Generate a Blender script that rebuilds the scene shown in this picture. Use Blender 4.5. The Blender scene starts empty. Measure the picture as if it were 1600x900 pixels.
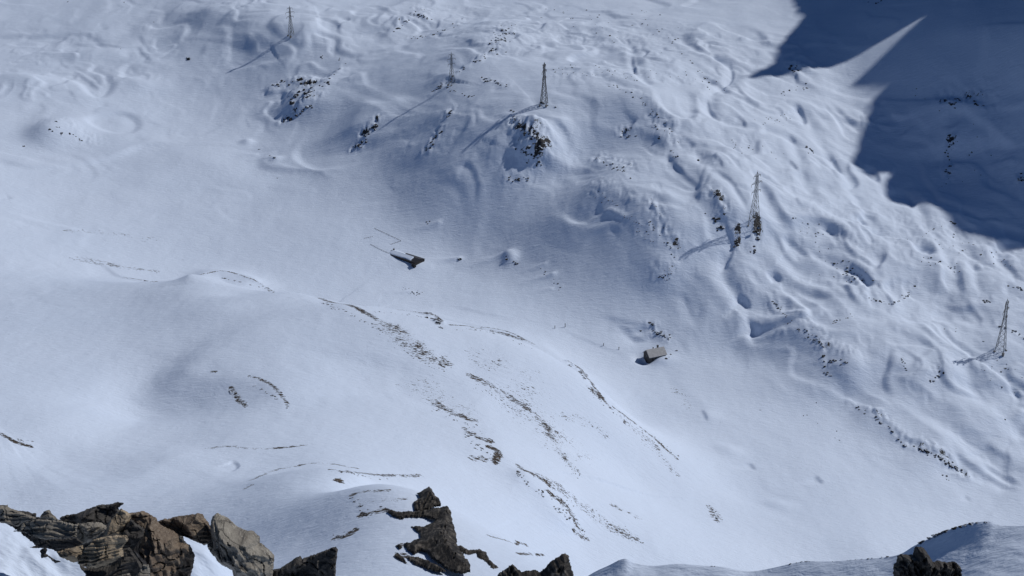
import bpy, bmesh, math, random
import numpy as np
from mathutils import Vector, Matrix, noise as mnoise
from mathutils.geometry import delaunay_2d_cdt

R = math.radians
SC = bpy.context.scene
COL = SC.collection

# ------------------------------------------------------------------ camera, sky, sun, exposure
CAMZ = 450.0
F = 2200.0                      # focal length in photo pixels (photo is 1600 x 900)
PITCH = R(22.0)
cam_d = bpy.data.cameras.new('camera')
cam = bpy.data.objects.new('camera', cam_d); COL.objects.link(cam)
cam.location = (0, 0, CAMZ)
cam.rotation_euler = (R(90) - PITCH, 0, 0)
cam_d.sensor_fit = 'HORIZONTAL'; cam_d.sensor_width = 36.0
cam_d.lens = 36.0 * F / 1600.0
cam_d.clip_start = 0.2; cam_d.clip_end = 20000
SC.camera = cam

SUN_EL = R(41.0)
SUN_H = np.array([0.895, 0.446]); SUN_H /= np.linalg.norm(SUN_H)      # horizontal direction towards the sun
SUN = np.array([SUN_H[0]*math.cos(SUN_EL), SUN_H[1]*math.cos(SUN_EL), math.sin(SUN_EL)])
world = bpy.data.worlds.new('World'); SC.world = world; world.use_nodes = True
wn = world.node_tree.nodes; wl = world.node_tree.links
sky = wn.new('ShaderNodeTexSky'); sky.sky_type = 'NISHITA'; sky.sun_disc = False
sky.sun_elevation = SUN_EL; sky.sun_rotation = math.atan2(SUN_H[0], SUN_H[1])
sky.altitude = 2500; sky.air_density = 1.0; sky.dust_density = 0.0; sky.ozone_density = 8.0
wl.new(sky.outputs[0], wn['Background'].inputs[0]); wn['Background'].inputs[1].default_value = 0.05
sd = bpy.data.lights.new('sun', 'SUN'); sd.energy = 3.0; sd.angle = R(0.5); sd.color = (1.0, 0.975, 0.94)
sun = bpy.data.objects.new('sun', sd); COL.objects.link(sun)
sun.rotation_euler = Vector(SUN).to_track_quat('Z', 'Y').to_euler()
sun.location = (600, 300, 900)
SC.view_settings.view_transform = 'Standard'; SC.view_settings.look = 'None'
SC.view_settings.exposure = -0.15; SC.view_settings.gamma = 1.0
SC.view_settings.use_curve_mapping = False
SC.cycles.max_bounces = 6; SC.cycles.diffuse_bounces = 3

# ------------------------------------------------------------------ small helpers
def rays(px, py):
    """unit rays (world) through photo pixels"""
    px = np.asarray(px, float); py = np.asarray(py, float)
    a = (px - 800.0)/F; b = -(py - 450.0)/F
    c, s = math.cos(PITCH), math.sin(PITCH)
    d = np.stack([a, c + b*s, -s + b*c], -1)
    return d/np.linalg.norm(d, axis=-1, keepdims=True)
def at_drop(px, py, drop):
    d = rays(px, py); t = drop/(-d[..., 2])
    return np.stack([d[..., 0]*t, d[..., 1]*t, CAMZ + d[..., 2]*t], -1)
def at_depth(px, py, depth):
    """world point on the plane `depth` metres in front of the camera"""
    px = np.asarray(px, float); py = np.asarray(py, float)
    a = (px - 800.0)/F*depth; b = -(py - 450.0)/F*depth
    c, s = math.cos(PITCH), math.sin(PITCH)
    return np.stack([a, c*depth + b*s, CAMZ - s*depth + b*c], -1)
VIEW = np.array([0, math.cos(PITCH), -math.sin(PITCH)])
UPV = np.array([0, math.sin(PITCH), math.cos(PITCH)])

_ga = np.random.default_rng(12).uniform(0, 2*math.pi, (256, 256)); _gx = np.cos(_ga).astype(np.float32)*1.5; _gy = np.sin(_ga).astype(np.float32)*1.5
_gx = _gx.ravel(); _gy = _gy.ravel()
def pn(x, y, seed=0):
    """gradient noise, about -1..1"""
    x = np.asarray(x, np.float32); y = np.asarray(y, np.float32)
    xf_ = np.floor(x); yf_ = np.floor(y); xf = x - xf_; yf = y - yf_
    xi = xf_.astype(np.int32) + (seed*37) % 251; yi = yf_.astype(np.int32) + (seed*101) % 241
    x0 = (xi & 255) << 8; x1 = ((xi + 1) & 255) << 8; y0 = yi & 255; y1 = (yi + 1) & 255
    u = xf*xf*xf*(xf*(xf*6 - 15) + 10); v = yf*yf*yf*(yf*(yf*6 - 15) + 10)
    i = x0 + y0; n00 = _gx[i]*xf + _gy[i]*yf
    i = x1 + y0; n10 = _gx[i]*(xf - 1) + _gy[i]*yf
    i = x0 + y1; n01 = _gx[i]*xf + _gy[i]*(yf - 1)
    i = x1 + y1; n11 = _gx[i]*(xf - 1) + _gy[i]*(yf - 1)
    return ((n00 + u*(n10 - n00)) + v*((n01 + u*(n11 - n01)) - (n00 + u*(n10 - n00)))).astype(np.float64)
def fbm(x, y, octaves=4, seed=0, gain=0.5):
    s = 0; a = 1.0; f = 1.0
    for k in range(octaves):
        s = s + a*pn(x*f + 17.3*k, y*f - 9.1*k, seed + k); a *= gain; f *= 2.03
    return s
def sst(a, b, x):
    t = np.clip((x - a)/(b - a), 0, 1); return t*t*(3 - 2*t)

def mesh_np(name, verts, faces, mat, parent=None, smooth=True, loc=None):
    me = bpy.data.meshes.new(name)
    verts = np.asarray(verts, np.float32); faces = np.asarray(faces, np.int32)
    n, k = faces.shape
    me.vertices.add(len(verts)); me.vertices.foreach_set('co', verts.ravel())
    me.loops.add(n*k); me.loops.foreach_set('vertex_index', faces.ravel())
    me.polygons.add(n); me.polygons.foreach_set('loop_start', np.arange(0, n*k, k, dtype=np.int32))
    me.polygons.foreach_set('loop_total', np.full(n, k, np.int32))
    me.polygons.foreach_set('use_smooth', np.full(n, smooth, bool))
    me.update(calc_edges=True); me.validate()
    if mat: me.materials.append(mat)
    o = bpy.data.objects.new(name, me); COL.objects.link(o)
    if parent: o.parent = parent
    if loc is not None: o.location = loc
    return o
def grid_faces(nu, nv):
    i = np.arange(nv - 1)[:, None]*nu + np.arange(nu - 1)[None, :]
    return np.stack([i, i + 1, i + nu + 1, i + nu], -1).reshape(-1, 4)
def tag(o, label=None, cat=None, group=None, kind=None):
    if label: o['label'] = label
    if cat: o['category'] = cat
    if group: o['group'] = group
    if kind: o['kind'] = kind
    return o
def empty(name, loc, rz=0.0):
    o = bpy.data.objects.new(name, None); COL.objects.link(o)
    o.location = loc; o.rotation_euler = (0, 0, rz); o.empty_display_size = 0.5
    return o

# ------------------------------------------------------------------ materials
def nodes_of(name):
    m = bpy.data.materials.new(name); m.use_nodes = True
    return m, m.node_tree.nodes, m.node_tree.links, m.node_tree.nodes['Principled BSDF']
def N(nt, t, **kw):
    n = nt.new(t)
    for k, v in kw.items(): setattr(n, k, v)
    return n
def noise_node(nt, li, vec, scale, detail=4, rough=0.55, dist=0.0):
    n = nt.new('ShaderNodeTexNoise'); n.inputs['Scale'].default_value = scale
    n.inputs['Detail'].default_value = detail; n.inputs['Roughness'].default_value = rough
    n.inputs['Distortion'].default_value = dist
    if vec: li.new(vec, n.inputs['Vector'])
    return n
def mathn(nt, li, op, a, b=None, clamp=False):
    n = nt.new('ShaderNodeMath'); n.operation = op; n.use_clamp = clamp
    for i, v in enumerate((a, b)):
        if v is None: continue
        if isinstance(v, (int, float)): n.inputs[i].default_value = v
        else: li.new(v, n.inputs[i])
    return n.outputs[0]
def mixc(nt, li, fac, a, b):
    n = nt.new('ShaderNodeMix'); n.data_type = 'RGBA'
    if isinstance(fac, (int, float)): n.inputs[0].default_value = fac
    else: li.new(fac, n.inputs[0])
    for i, v in ((6, a), (7, b)):
        if isinstance(v, tuple): n.inputs[i].default_value = (*v, 1)
        else: li.new(v, n.inputs[i])
    return n.outputs[2]
def ramp(nt, li, fac, stops):
    n = nt.new('ShaderNodeValToRGB'); e = n.color_ramp.elements
    while len(e) < len(stops): e.new(0.5)
    for el, (p, c) in zip(e, stops): el.position = p; el.color = (*c, 1)
    li.new(fac, n.inputs[0]); return n.outputs[0]
def maprange(nt, li, v, a, b, c=0.0, d=1.0):
    n = nt.new('ShaderNodeMapRange'); n.clamp = True
    for i, q in ((1, a), (2, b), (3, c), (4, d)): n.inputs[i].default_value = q
    li.new(v, n.inputs[0]); return n.outputs[0]

SNOW = (0.665, 0.755, 0.905)
def snow_material(name, scale=1.0, bare=False, bump=1.0):
    m, nt, li, bs = nodes_of(name)
    tc = nt.new('ShaderNodeTexCoord')
    mp = nt.new('ShaderNodeMapping'); li.new(tc.outputs['Object'], mp.inputs[0])
    mp.inputs['Rotation'].default_value = (0, 0, R(25)); mp.inputs['Scale'].default_value = (1.0, 2.6, 1.0)
    big = noise_node(nt, li, tc.outputs['Object'], 0.012*scale, 4)
    sas = noise_node(nt, li, mp.outputs[0], 0.16*scale, 5, 0.6, 0.6)
    fine = noise_node(nt, li, mp.outputs[0], 0.9*scale, 3, 0.6)
    h = mathn(nt, li, 'ADD', mathn(nt, li, 'MULTIPLY', sas.outputs[0], 1.0), mathn(nt, li, 'MULTIPLY', fine.outputs[0], 0.25))
    bp = nt.new('ShaderNodeBump'); bp.inputs['Strength'].default_value = 0.5
    bp.inputs['Distance'].default_value = 1.1*bump/scale
    li.new(h, bp.inputs['Height'])
    col = mixc(nt, li, maprange(nt, li, big.outputs[0], 0.3, 0.7), SNOW, (SNOW[0]*0.95, SNOW[1]*0.96, SNOW[2]*0.97))
    rough = 0.75
    if bare:
        at = nt.new('ShaderNodeAttribute'); at.attribute_name = 'bare'
        mp2 = nt.new('ShaderNodeMapping'); li.new(tc.outputs['Object'], mp2.inputs[0])
        mp2.inputs['Rotation'].default_value = (0, 0, R(24)); mp2.inputs['Scale'].default_value = (0.36, 0.85, 0.6)
        n1 = noise_node(nt, li, mp2.outputs[0], 1.0, 5, 0.72, 0.4)
        n2 = noise_node(nt, li, mp2.outputs[0], 3.2, 3, 0.6)
        nn = mathn(nt, li, 'ADD', mathn(nt, li, 'MULTIPLY', n1.outputs[0], 0.8), mathn(nt, li, 'MULTIPLY', n2.outputs[0], 0.2))
        v = mathn(nt, li, 'ADD', mathn(nt, li, 'ADD', mathn(nt, li, 'MULTIPLY', mathn(nt, li, 'SUBTRACT', nn, 0.5), 1.7), 0.5), at.outputs['Fac'])
        mask = maprange(nt, li, v, 0.97, 0.995)
        n3 = noise_node(nt, li, tc.outputs['Object'], 0.5, 5, 0.65)
        bc = ramp(nt, li, n3.outputs[0], [(0.30, (0.020, 0.017, 0.016)), (0.50, (0.052, 0.040, 0.031)), (0.62, (0.10, 0.073, 0.050)), (0.75, (0.16, 0.13, 0.10))])
        col = mixc(nt, li, mask, col, bc)
        # rock that breaks through where the ground is steep and craggy
        ar = nt.new('ShaderNodeAttribute'); ar.attribute_name = 'rock'
        ge = nt.new('ShaderNodeNewGeometry'); sx = nt.new('ShaderNodeSeparateXYZ'); li.new(ge.outputs['True Normal'], sx.inputs[0])
        n4 = noise_node(nt, li, tc.outputs['Object'], 0.42, 5, 0.70, 0.4)
        steep = mathn(nt, li, 'MULTIPLY', mathn(nt, li, 'SUBTRACT', 1.0, sx.outputs[2]), 0.7)
        v2 = mathn(nt, li, 'ADD', mathn(nt, li, 'ADD', n4.outputs[0], ar.outputs['Fac']), mathn(nt, li, 'MULTIPLY', steep, mathn(nt, li, 'MULTIPLY', ar.outputs['Fac'], 3.0)))
        mask2 = maprange(nt, li, v2, 1.0, 1.03)
        rc = ramp(nt, li, n3.outputs[0], [(0.35, (0.016, 0.016, 0.018)), (0.55, (0.045, 0.043, 0.043)), (0.75, (0.10, 0.095, 0.09))])
        col = mixc(nt, li, mask2, col, rc)
        mask = mathn(nt, li, 'MAXIMUM', mask, mask2)
        # bare ground has its own, rougher relief and lies a little below the snow
        hh = mathn(nt, li, 'SUBTRACT', h, mathn(nt, li, 'MULTIPLY', mask, mathn(nt, li, 'MULTIPLY', n3.outputs[0], 2.2)))
        li.new(hh, bp.inputs['Height'])
    li.new(col, bs.inputs['Base Color']); bs.inputs['Roughness'].default_value = rough
    bs.inputs['Specular IOR Level'].default_value = 0.25
    li.new(bp.outputs[0], bs.inputs['Normal'])
    return m
M_SNOW = snow_material('wind_packed_snow', bare=True)
M_SNOW_NEAR = snow_material('near_snow', scale=9.0, bump=0.55)
M_SNOW_MID = snow_material('ridge_snow', scale=3.0, bump=0.9)

# ------------------------------------------------------------------ valley terrain
AZ0, AZ1, NU = R(-27.5), R(27.5), 1080
R0, R1, NV = 300.0, 2400.0, 1150
LG = math.log(R1/R0)
_az = np.linspace(AZ0, AZ1, NU); _rr = R0*np.exp(np.linspace(0, 1, NV)*LG)
AZ, RR = np.meshgrid(_az, _rr)
X = RR*np.sin(AZ); Y = RR*np.cos(AZ)

CTRL = [  # photo pixel, drop below the camera (m)
 # far plateau and upper left basin
 (0,0,320),(200,0,316),(400,0,306),(600,0,303),(800,0,298),(1000,0,292),(1200,0,284),(1400,0,268),(1600,0,246),
 (0,-60,318),(400,-60,304),(800,-60,292),(1200,-60,275),(1600,-60,228),(1850,-40,215),(-250,-40,318),
 (455,55,313),(350,80,330),(200,90,340),(50,90,342),(-250,100,335),
 (100,150,350),(300,150,358),(100,250,372),(300,250,377),(-250,280,340),(0,300,368),(200,330,385),(400,300,386),
 (420,200,368),(480,140,345),(560,100,325),(620,60,313),(708,133,314),(640,130,324),(760,70,300),
 (850,163,310),(850,90,301),(780,150,311),(950,100,301),(1000,150,304),(1100,80,298),(1120,170,316),
 # knob and the lobe below it
 (620,200,347),(560,230,363),(700,200,333),(760,230,338),(830,240,338),(700,270,355),(620,270,366),(900,250,345),(1000,230,334),(1080,290,350),
 (950,320,361),(850,330,370),(1050,360,368),(1000,400,380),(1130,360,367),(1178,360,366),(1100,430,385),(1060,470,399),
 # valley floor
 (500,350,389),(620,330,383),(632,400,399),(720,390,397),(800,420,399),(900,470,403),(1000,510,411),(1020,555,420),(900,540,416),
 (1150,560,421),(1300,620,429),(1450,700,441),(1600,780,456),(1700,850,468),(1250,720,433),(1100,640,426),(1400,760,444),
 (500,420,399),(350,380,394),(760,470,404),
 # right slope
 (1250,430,390),(1350,350,374),(1350,450,395),(1450,520,411),(1563,548,416),(1600,450,399),(1500,400,392),(1300,520,408),(1450,600,424),
 (1600,650,438),(1250,300,355),(1200,200,326),(1350,250,352),(1350,150,323),(1450,250,356),(1500,150,313),(1600,150,306),(1600,300,364),(1500,50,271),
 (1800,150,292),(1800,300,370),(1800,450,404),(1800,600,430),(1850,750,448),
 # left fan and near spur
 (150,430,377),(0,400,362),(-250,420,345),(100,500,342),(0,550,326),(200,480,346),(250,440,362),(-250,600,310),
 (300,440,345),(430,458,341),(510,476,341),(590,490,345),(690,504,350),(830,543,359),(910,592,372),(960,642,385),(1060,712,410),(1150,762,430),
 (400,540,329),(600,600,338),(500,640,328),(700,640,347),(800,650,362),(700,700,341),(800,740,352),(900,720,374),(1000,760,402),(1000,800,392),(900,850,374),
 (235,570,332),(200,640,322),(300,650,322),(100,650,312),(0,700,301),(0,780,293),(150,740,303),(300,740,304),(400,680,315),
 (500,720,309),(430,745,302),(200,800,290),(-250,780,285),(1200,850,428),(1350,850,436),(1300,900,434),(1000,900,388),(1500,850,452),
 # rib with the rock pillar
 (560,740,280),(620,760,258),(655,765,247),(560,860,236),(640,880,232),(480,850,252),(350,850,272),(660,850,235),(700,880,236),
 (760,900,330),(820,870,352),(860,960,340),(650,960,215),(400,960,235),(150,950,250),(1000,980,360),(1300,980,405),(1600,950,450),(-200,950,230),
]
ct = np.array(CTRL, float)
CP = at_drop(ct[:, 0], ct[:, 1], ct[:, 2])
# hidden ground behind the spur's skyline and behind the rib
hid = []
for (p, q, back, extra) in [(300,440,90,40),(430,458,85,45),(510,476,90,45),(590,490,90,42),(690,504,85,42),(830,543,75,40),(910,592,65,35),(960,642,50,28),
                            (655,765,60,62),(700,800,45,60)]:
    c = CP[np.argmin((ct[:, 0]-p)**2 + (ct[:, 1]-q)**2)]
    d = np.array([c[0], c[1]]); d = d/np.linalg.norm(d)
    hid.append([c[0] + d[0]*back, c[1] + d[1]*back, c[2] - extra])
CP = np.vstack([CP, hid, [(-700, 2300, 190), (0, 2400, 230), (700, 2300, 260), (1200, 2000, 280), (1000, 1300, 215)]])
def tps_fit(P, lam=2e-4):
    S = 1000.0; p = P[:, :2]/S; n = len(p)
    d2 = ((p[:, None] - p[None])**2).sum(-1)
    K = 0.5*d2*np.log(d2 + 1e-12) + lam*np.eye(n)
    A = np.zeros((n+3, n+3)); A[:n, :n] = K; A[:n, n] = 1; A[:n, n+1:] = p; A[n, :n] = 1; A[n+1:, :n] = p.T
    w = np.linalg.solve(A, np.concatenate([P[:, 2], [0, 0, 0]]))
    def ev(x, y):
        x = x/S; y = y/S
        z = w[n] + w[n+1]*x + w[n+2]*y
        for k in range(n):
            d = (x - p[k, 0])**2 + (y - p[k, 1])**2
            z = z + w[k]*0.5*d*np.log(d + 1e-12)
        return z
    return ev
_tps = tps_fit(CP)
# the spline is smooth: evaluate it on every third node and interpolate
st = 3
iu = np.unique(np.append(np.arange(0, NU, st), NU-1)); iv = np.unique(np.append(np.arange(0, NV, st), NV-1))
Zc = _tps(X[np.ix_(iv, iu)], Y[np.ix_(iv, iu)])
def cubic1(zc, xi, n):
    # Catmull-Rom along axis 0
    t = np.arange(n); k = np.clip(np.searchsorted(xi, t, side='right') - 1, 0, len(xi) - 2)
    f = ((t - xi[k])/(xi[k+1] - xi[k]))[:, None]
    km = np.clip(k-1, 0, None); k2 = np.clip(k+2, None, len(xi)-1)
    a, b, c, d = zc[km], zc[k], zc[k+1], zc[k2]
    return b + 0.5*f*(c - a + f*(2*a - 5*b + 4*c - d + f*(3*(b - c) + d - a)))
Z = cubic1(cubic1(Zc, iv, NV).T, iu, NU).T.copy()
BARE = np.zeros_like(Z); ROCK = np.zeros_like(Z)
Z0 = Z.copy()          # the large forms alone, on which the smaller ones are laid out

def ground(x, y, Z=Z):
    """height of the valley terrain"""
    x = np.asarray(x, float); y = np.asarray(y, float)
    u = (np.arctan2(x, y) - AZ0)/(AZ1 - AZ0)*(NU-1); v = np.log(np.maximum(np.hypot(x, y), R0)/R0)/LG*(NV-1)
    u = np.clip(u, 0, NU-1.001); v = np.clip(v, 0, NV-1.001)
    i = u.astype(int); j = v.astype(int); fu = u - i; fv = v - j
    return (Z[j, i]*(1-fu) + Z[j, i+1]*fu)*(1-fv) + (Z[j+1, i]*(1-fu) + Z[j+1, i+1]*fu)*fv
_fine = R0*np.exp(np.linspace(0, 1, 4000)*LG)
def hit(px, py, zz=None):
    """where the sight line of a photo pixel first meets the valley terrain"""
    px = np.atleast_1d(np.asarray(px, float)); py = np.atleast_1d(np.asarray(py, float))
    d = rays(px, py); out = np.zeros((len(px), 3))
    for k in range(len(px)):
        hd = d[k, :2]; L = np.linalg.norm(hd); hd = hd/L; sl = d[k, 2]/L
        z = ground(hd[0]*_fine, hd[1]*_fine, Z if zz is None else zz); below = (CAMZ + sl*_fine) <= z
        i = int(np.argmax(below)) if below.any() else len(_fine)-1
        i = max(i, 1)
        g0 = CAMZ + sl*_fine[i-1] - z[i-1]; g1 = CAMZ + sl*_fine[i] - z[i]
        t = g0/(g0 - g1) if g0 != g1 else 0; t = min(max(t, 0), 1)
        r = _fine[i-1] + t*(_fine[i] - _fine[i-1])
        out[k] = (hd[0]*r, hd[1]*r, CAMZ + sl*r)
    return out
def densify(pts, n=5):
    """Catmull-Rom through photo points"""
    p = np.array(pts, float)
    if len(p) < 3: return np.stack([p[0] + (p[-1]-p[0])*t for t in np.linspace(0, 1, n+1)])
    q = np.vstack([2*p[0]-p[1], p, 2*p[-1]-p[-2]]); out = []
    for i in range(1, len(q)-2):
        a, b, c, d = q[i-1:i+3]
        for t in np.linspace(0, 1, n, endpoint=False):
            out.append(b + 0.5*t*(c - a + t*(2*a - 5*b + 4*c - d + t*(3*(b - c) + d - a))))
    out.append(p[-1]); return np.array(out)
def window(P, m):
    az = np.arctan2(P[:, 0], P[:, 1]); r = np.hypot(P[:, 0], P[:, 1])
    da = m/r.min()
    i0 = int((az.min() - da - AZ0)/(AZ1-AZ0)*(NU-1)); i1 = int((az.max() + da - AZ0)/(AZ1-AZ0)*(NU-1)) + 2
    j0 = int(math.log(max(r.min() - m, R0)/R0)/LG*(NV-1)); j1 = int(math.log(max(r.max() + m, R0*1.01)/R0)/LG*(NV-1)) + 2
    return slice(max(j0, 0), min(j1, NV)), slice(max(i0, 0), min(i1, NU))
def polydist(x, y, P):
    """signed distance (positive on the sunny side) and arc position 0..1 to a polyline"""
    seg = np.linalg.norm(np.diff(P[:, :2], axis=0), axis=1); cum = np.concatenate([[0], np.cumsum(seg)]); tot = cum[-1]
    best = np.full(x.shape, 1e18); sgn = np.ones(x.shape); tt = np.zeros(x.shape)
    tdir = P[-1, :2] - P[0, :2]; nl = np.array([-tdir[1], tdir[0]]); flip = 1.0 if nl @ SUN_H >= 0 else -1.0
    for k in range(len(seg)):
        if seg[k] < 1e-6: continue
        ax, ay = P[k, :2]; dx, dy = (P[k+1, :2] - P[k, :2])/seg[k]
        t = np.clip((x-ax)*dx + (y-ay)*dy, 0, seg[k])
        ex = x - ax - t*dx; ey = y - ay - t*dy; d = ex*ex + ey*ey
        m = d < best
        best = np.where(m, d, best); sgn = np.where(m, np.sign(dx*(y-ay) - dy*(x-ax)), sgn); tt = np.where(m, cum[k] + t, tt)
    return np.sqrt(best)*sgn*flip, tt/max(tot, 1e-6)
def world_line(pts, n=5):
    q = densify(pts, n); return hit(q[:, 0], q[:, 1], Z0)
def ridge(pts, h, w_shade, w_sun, n=4, end=0.25, p=1.3):
    """a crest: steep over w_shade metres away from the sun, gentle over w_sun metres towards it"""
    P = world_line(pts, n); m = 4.0*max(w_shade, w_sun); W = window(P, m)
    s, t = polydist(X[W], Y[W], P)
    env = sst(0, end, t)*sst(0, end, 1-t) if end > 0 else 1.0
    s = s + 0.12*(w_shade + w_sun)*pn(X[W]/(w_shade + w_sun)*1.3, Y[W]/(w_shade + w_sun)*1.3, 5)
    k = np.where(s > 0, np.exp(-np.maximum(np.sqrt((s/w_sun)**2 + 0.006) - 0.07746, 0)**p), np.exp(-np.maximum(np.sqrt((s/w_shade)**2 + 0.006) - 0.07746, 0)**p))
    Z[W] += h*env*k
def scarp(pts, h, w0, w, n=5, lip=0.25, end=0.3):
    """a wind-cut step: sharp lip, drop of h on the side away from the sun over w0 metres, filling up again over w metres"""
    h *= 0.50; w0 *= 0.55
    P = world_line(pts, n); m = 3.0*w + w0; W = window(P, m)
    s, t = polydist(X[W], Y[W], P)
    env = sst(0, end, t)*sst(0, end, 1-t)
    a = np.maximum(-s, 0)
    cut = -h*sst(0, w0, a)*np.exp(-(np.maximum(a - w0, 0)/w)**1.5)
    up = lip*h*np.where(s > 0, np.exp(-(s/(0.8*w))**2), np.exp(-(s/(0.3*w0))**2))
    Z[W] += env*(cut + up)
def bump(px, py, h, ra, rb=None, ang=0.0, pw=1.0):
    """a swell (or hollow, h < 0); radii in metres, ang from the x axis in degrees"""
    rb = rb or ra; P = hit(px, py, Z0); W = window(P, 2.8*max(ra, rb))
    c, s = math.cos(R(ang)), math.sin(R(ang)); dx = X[W] - P[0, 0]; dy = Y[W] - P[0, 1]
    q = ((dx*c + dy*s)/ra)**2 + ((-dx*s + dy*c)/rb)**2
    Z[W] += h*np.exp(-q**pw)

def tail(px, py, h, length, w, dirx=-1.0, diry=-0.12):
    """a drift streaming away from a rock, w metres wide, sharp at the rock and fading with the wind"""
    P = hit(px, py, Z0)[0]; d = np.array([dirx, diry]); d /= np.linalg.norm(d)
    W = window(np.array([P, P + [d[0]*length, d[1]*length, 0]]), 3*w)
    a = (X[W] - P[0])*d[0] + (Y[W] - P[1])*d[1]; b = -(X[W] - P[0])*d[1] + (Y[W] - P[1])*d[0]
    k = np.where(a < 0, np.exp(-(a/(0.8*w))**2), np.clip(1 - a/length, 0, 1)**1.3)
    Z[W] += h*k*np.exp(-(b/(w*(0.5 + 0.8*np.clip(a/length, 0, 1))))**2)
def crag(pts, wpx, h, amt, n=4):
    """broken rocky ground along a line of photo points"""
    P = world_line(pts, n); D = np.linalg.norm(P - [0, 0, CAMZ], axis=1).mean(); w = wpx*D/F*1.7
    W = window(P, 2.2*w); s, t = polydist(X[W], Y[W], P)
    x, y = X[W], Y[W]
    k = np.exp(-np.abs(s/w)**3)*(0.65 + 0.5*pn(x/13, y/13, 63))
    rn = 1 - 2*np.abs(pn(x/6.5 + 0.3*pn(x/4, y/4, 61), y/8.5, 60)); st = pn(x/2.6, y/3.6, 62)
    Z[W] += np.clip(k, 0, 1)*h*(0.75*rn + 0.45*st)
    ROCK[W] = np.maximum(ROCK[W], amt*np.clip(k, 0, 1))

def channel(pts, h, w, n=4):
    """a meltwater channel under the snow: a trough of depth h and half width w that follows the line"""
    P = world_line(pts, n); W = window(P, 5*w); s, t = polydist(X[W], Y[W], P)
    hh = h*(0.75 + 0.5*pn(X[W]/30, Y[W]/30, 57))*sst(0, 0.08, t)*sst(0, 0.12, 1-t)
    Z[W] += hh*(-np.exp(-(s/w)**2) + 0.35*np.exp(-((np.abs(s) - 2.1*w)/(0.9*w))**2))
def calm(px, py, ra, rb, amt, lift=0.0):
    """wind has filled the hollows here: pull the relief back towards the large form"""
    P = hit(px, py, Z0); W = window(P, 2.4*max(ra, rb))
    k = amt*np.exp(-(((X[W]-P[0, 0])/ra)**2 + ((Y[W]-P[0, 1])/rb)**2)**1.5)
    Z[W] = Z[W]*(1-k) + (Z0[W] + lift)*k
# ---- relief drawn from the photograph: crests, wind scarps, swells and hollows
# rough ground of the far slope, smooth basin
ROUGH = np.zeros_like(Z)
def rough(px, py, amt, rx, ry):
    P = hit(px, py, Z0); W = window(P, 2.6*max(rx, ry))
    q = ((X[W]-P[0, 0])/rx)**2 + ((Y[W]-P[0, 1])/ry)**2
    ROUGH[W] = np.maximum(ROUGH[W], amt*np.exp(-q**1.5))
for a in [(700,40,0.7,120,110),(900,60,0.8,130,120),(1080,100,0.8,130,120),(1000,220,0.9,90,60),(1130,250,1.0,90,60),(820,230,0.8,60,40),
          (1250,300,0.9,110,80),(1350,400,1.0,110,80),(1250,480,0.9,80,50),(1450,480,1.0,110,70),(1560,420,0.9,110,80),(1500,600,0.8,90,40),
          (470,150,0.7,70,50),(680,200,0.5,60,40),(1000,330,0.6,70,40),(1120,400,0.7,50,30),(1300,200,0.6,90,60),(1500,250,0.5,120,80),(1400,560,0.8,80,40),
          (330,30,0.35,150,150),(100,100,0.35,180,150),(560,60,0.5,120,120),(1530,700,0.5,70,30)]:
    rough(*a)
hum = fbm(X/62 + 3.1, Y/62, 4, 11, 0.48)
hum2 = 1 - np.abs(pn(X/34 + 0.35*pn(X/60, Y/60, 8), Y/40, 21))*2.0
Z += ROUGH*(2.8*hum + 1.3*hum2*np.clip(ROUGH, 0, 1))
fr = fbm(X/11 + 0.4*hum, Y/17, 3, 41, 0.55); Z += ROUGH**1.5*0.42*(0.6*fr + 0.7*(1 - 2*np.abs(pn(X/15 + 0.5*fr, Y/24, 47))))
Z += 0.55*fbm(X/120, Y/120, 3, 31)*(1 + ROUGH)
# wind-cut lips and small meandering channels: a low step along the zero line of a noise field
def lips(sc, seed, height, soft, fall, mask, squash=2.4):
    wx = (0.8*X + 0.6*Y)/sc + 0.4*pn(X/sc*1.3, Y/sc*1.3, seed+1); wy = (-0.6*X + 0.8*Y)/(sc*squash) + 0.4*pn(X/sc*1.3, Y/sc*1.3, seed+2)
    n = pn(wx, wy, seed); g = np.hypot(np.gradient(n, axis=0)/np.gradient(RR, axis=0), np.gradient(n, axis=1)/(RR*(AZ1-AZ0)/(NU-1)))
    d = n/np.maximum(g, 0.15/sc)                         # about metres from the line
    pres = sst(-0.1, 0.35, pn(X/(sc*1.3) + 5, Y/(sc*1.3), seed+3))
    return height*mask*pres*(sst(-soft, soft, d) - 0.5)*np.exp(-np.abs(d)/fall)*2
far = sst(1050, 1250, RR)
RM = np.clip(ROUGH, 0, 1)
Z += lips(85, 301, 3.4, 5.0, 26, RM) + lips(64, 361, 2.6, 3.4, 20, RM) + lips(48, 311, 1.8, 2.6, 14, RM) + lips(32, 321, 0.8, 1.6, 8, RM) + lips(20, 331, 0.35, 1.2, 5, RM)
Z += RM*2.0*(1 - 2*np.abs(pn((0.8*X + 0.6*Y)/58 + 0.5*pn(X/70, Y/70, 381), (-0.6*X + 0.8*Y)/120, 383)))
Z += 0.22*fbm(X/24, Y/38, 3, 391) + 0.06*fbm(X/7, Y/10, 2, 393)
Z += lips(130, 341, 1.3, 6, 30, np.clip(0.25 + far - RM, 0, 1)) + lips(70, 351, 0.5, 4, 16, np.clip(0.3 + 0.5*far - RM, 0, 1))
Z += far*(1 - RM)*2.2*fbm(X/110 + 9, Y/150, 3, 37)

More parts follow.
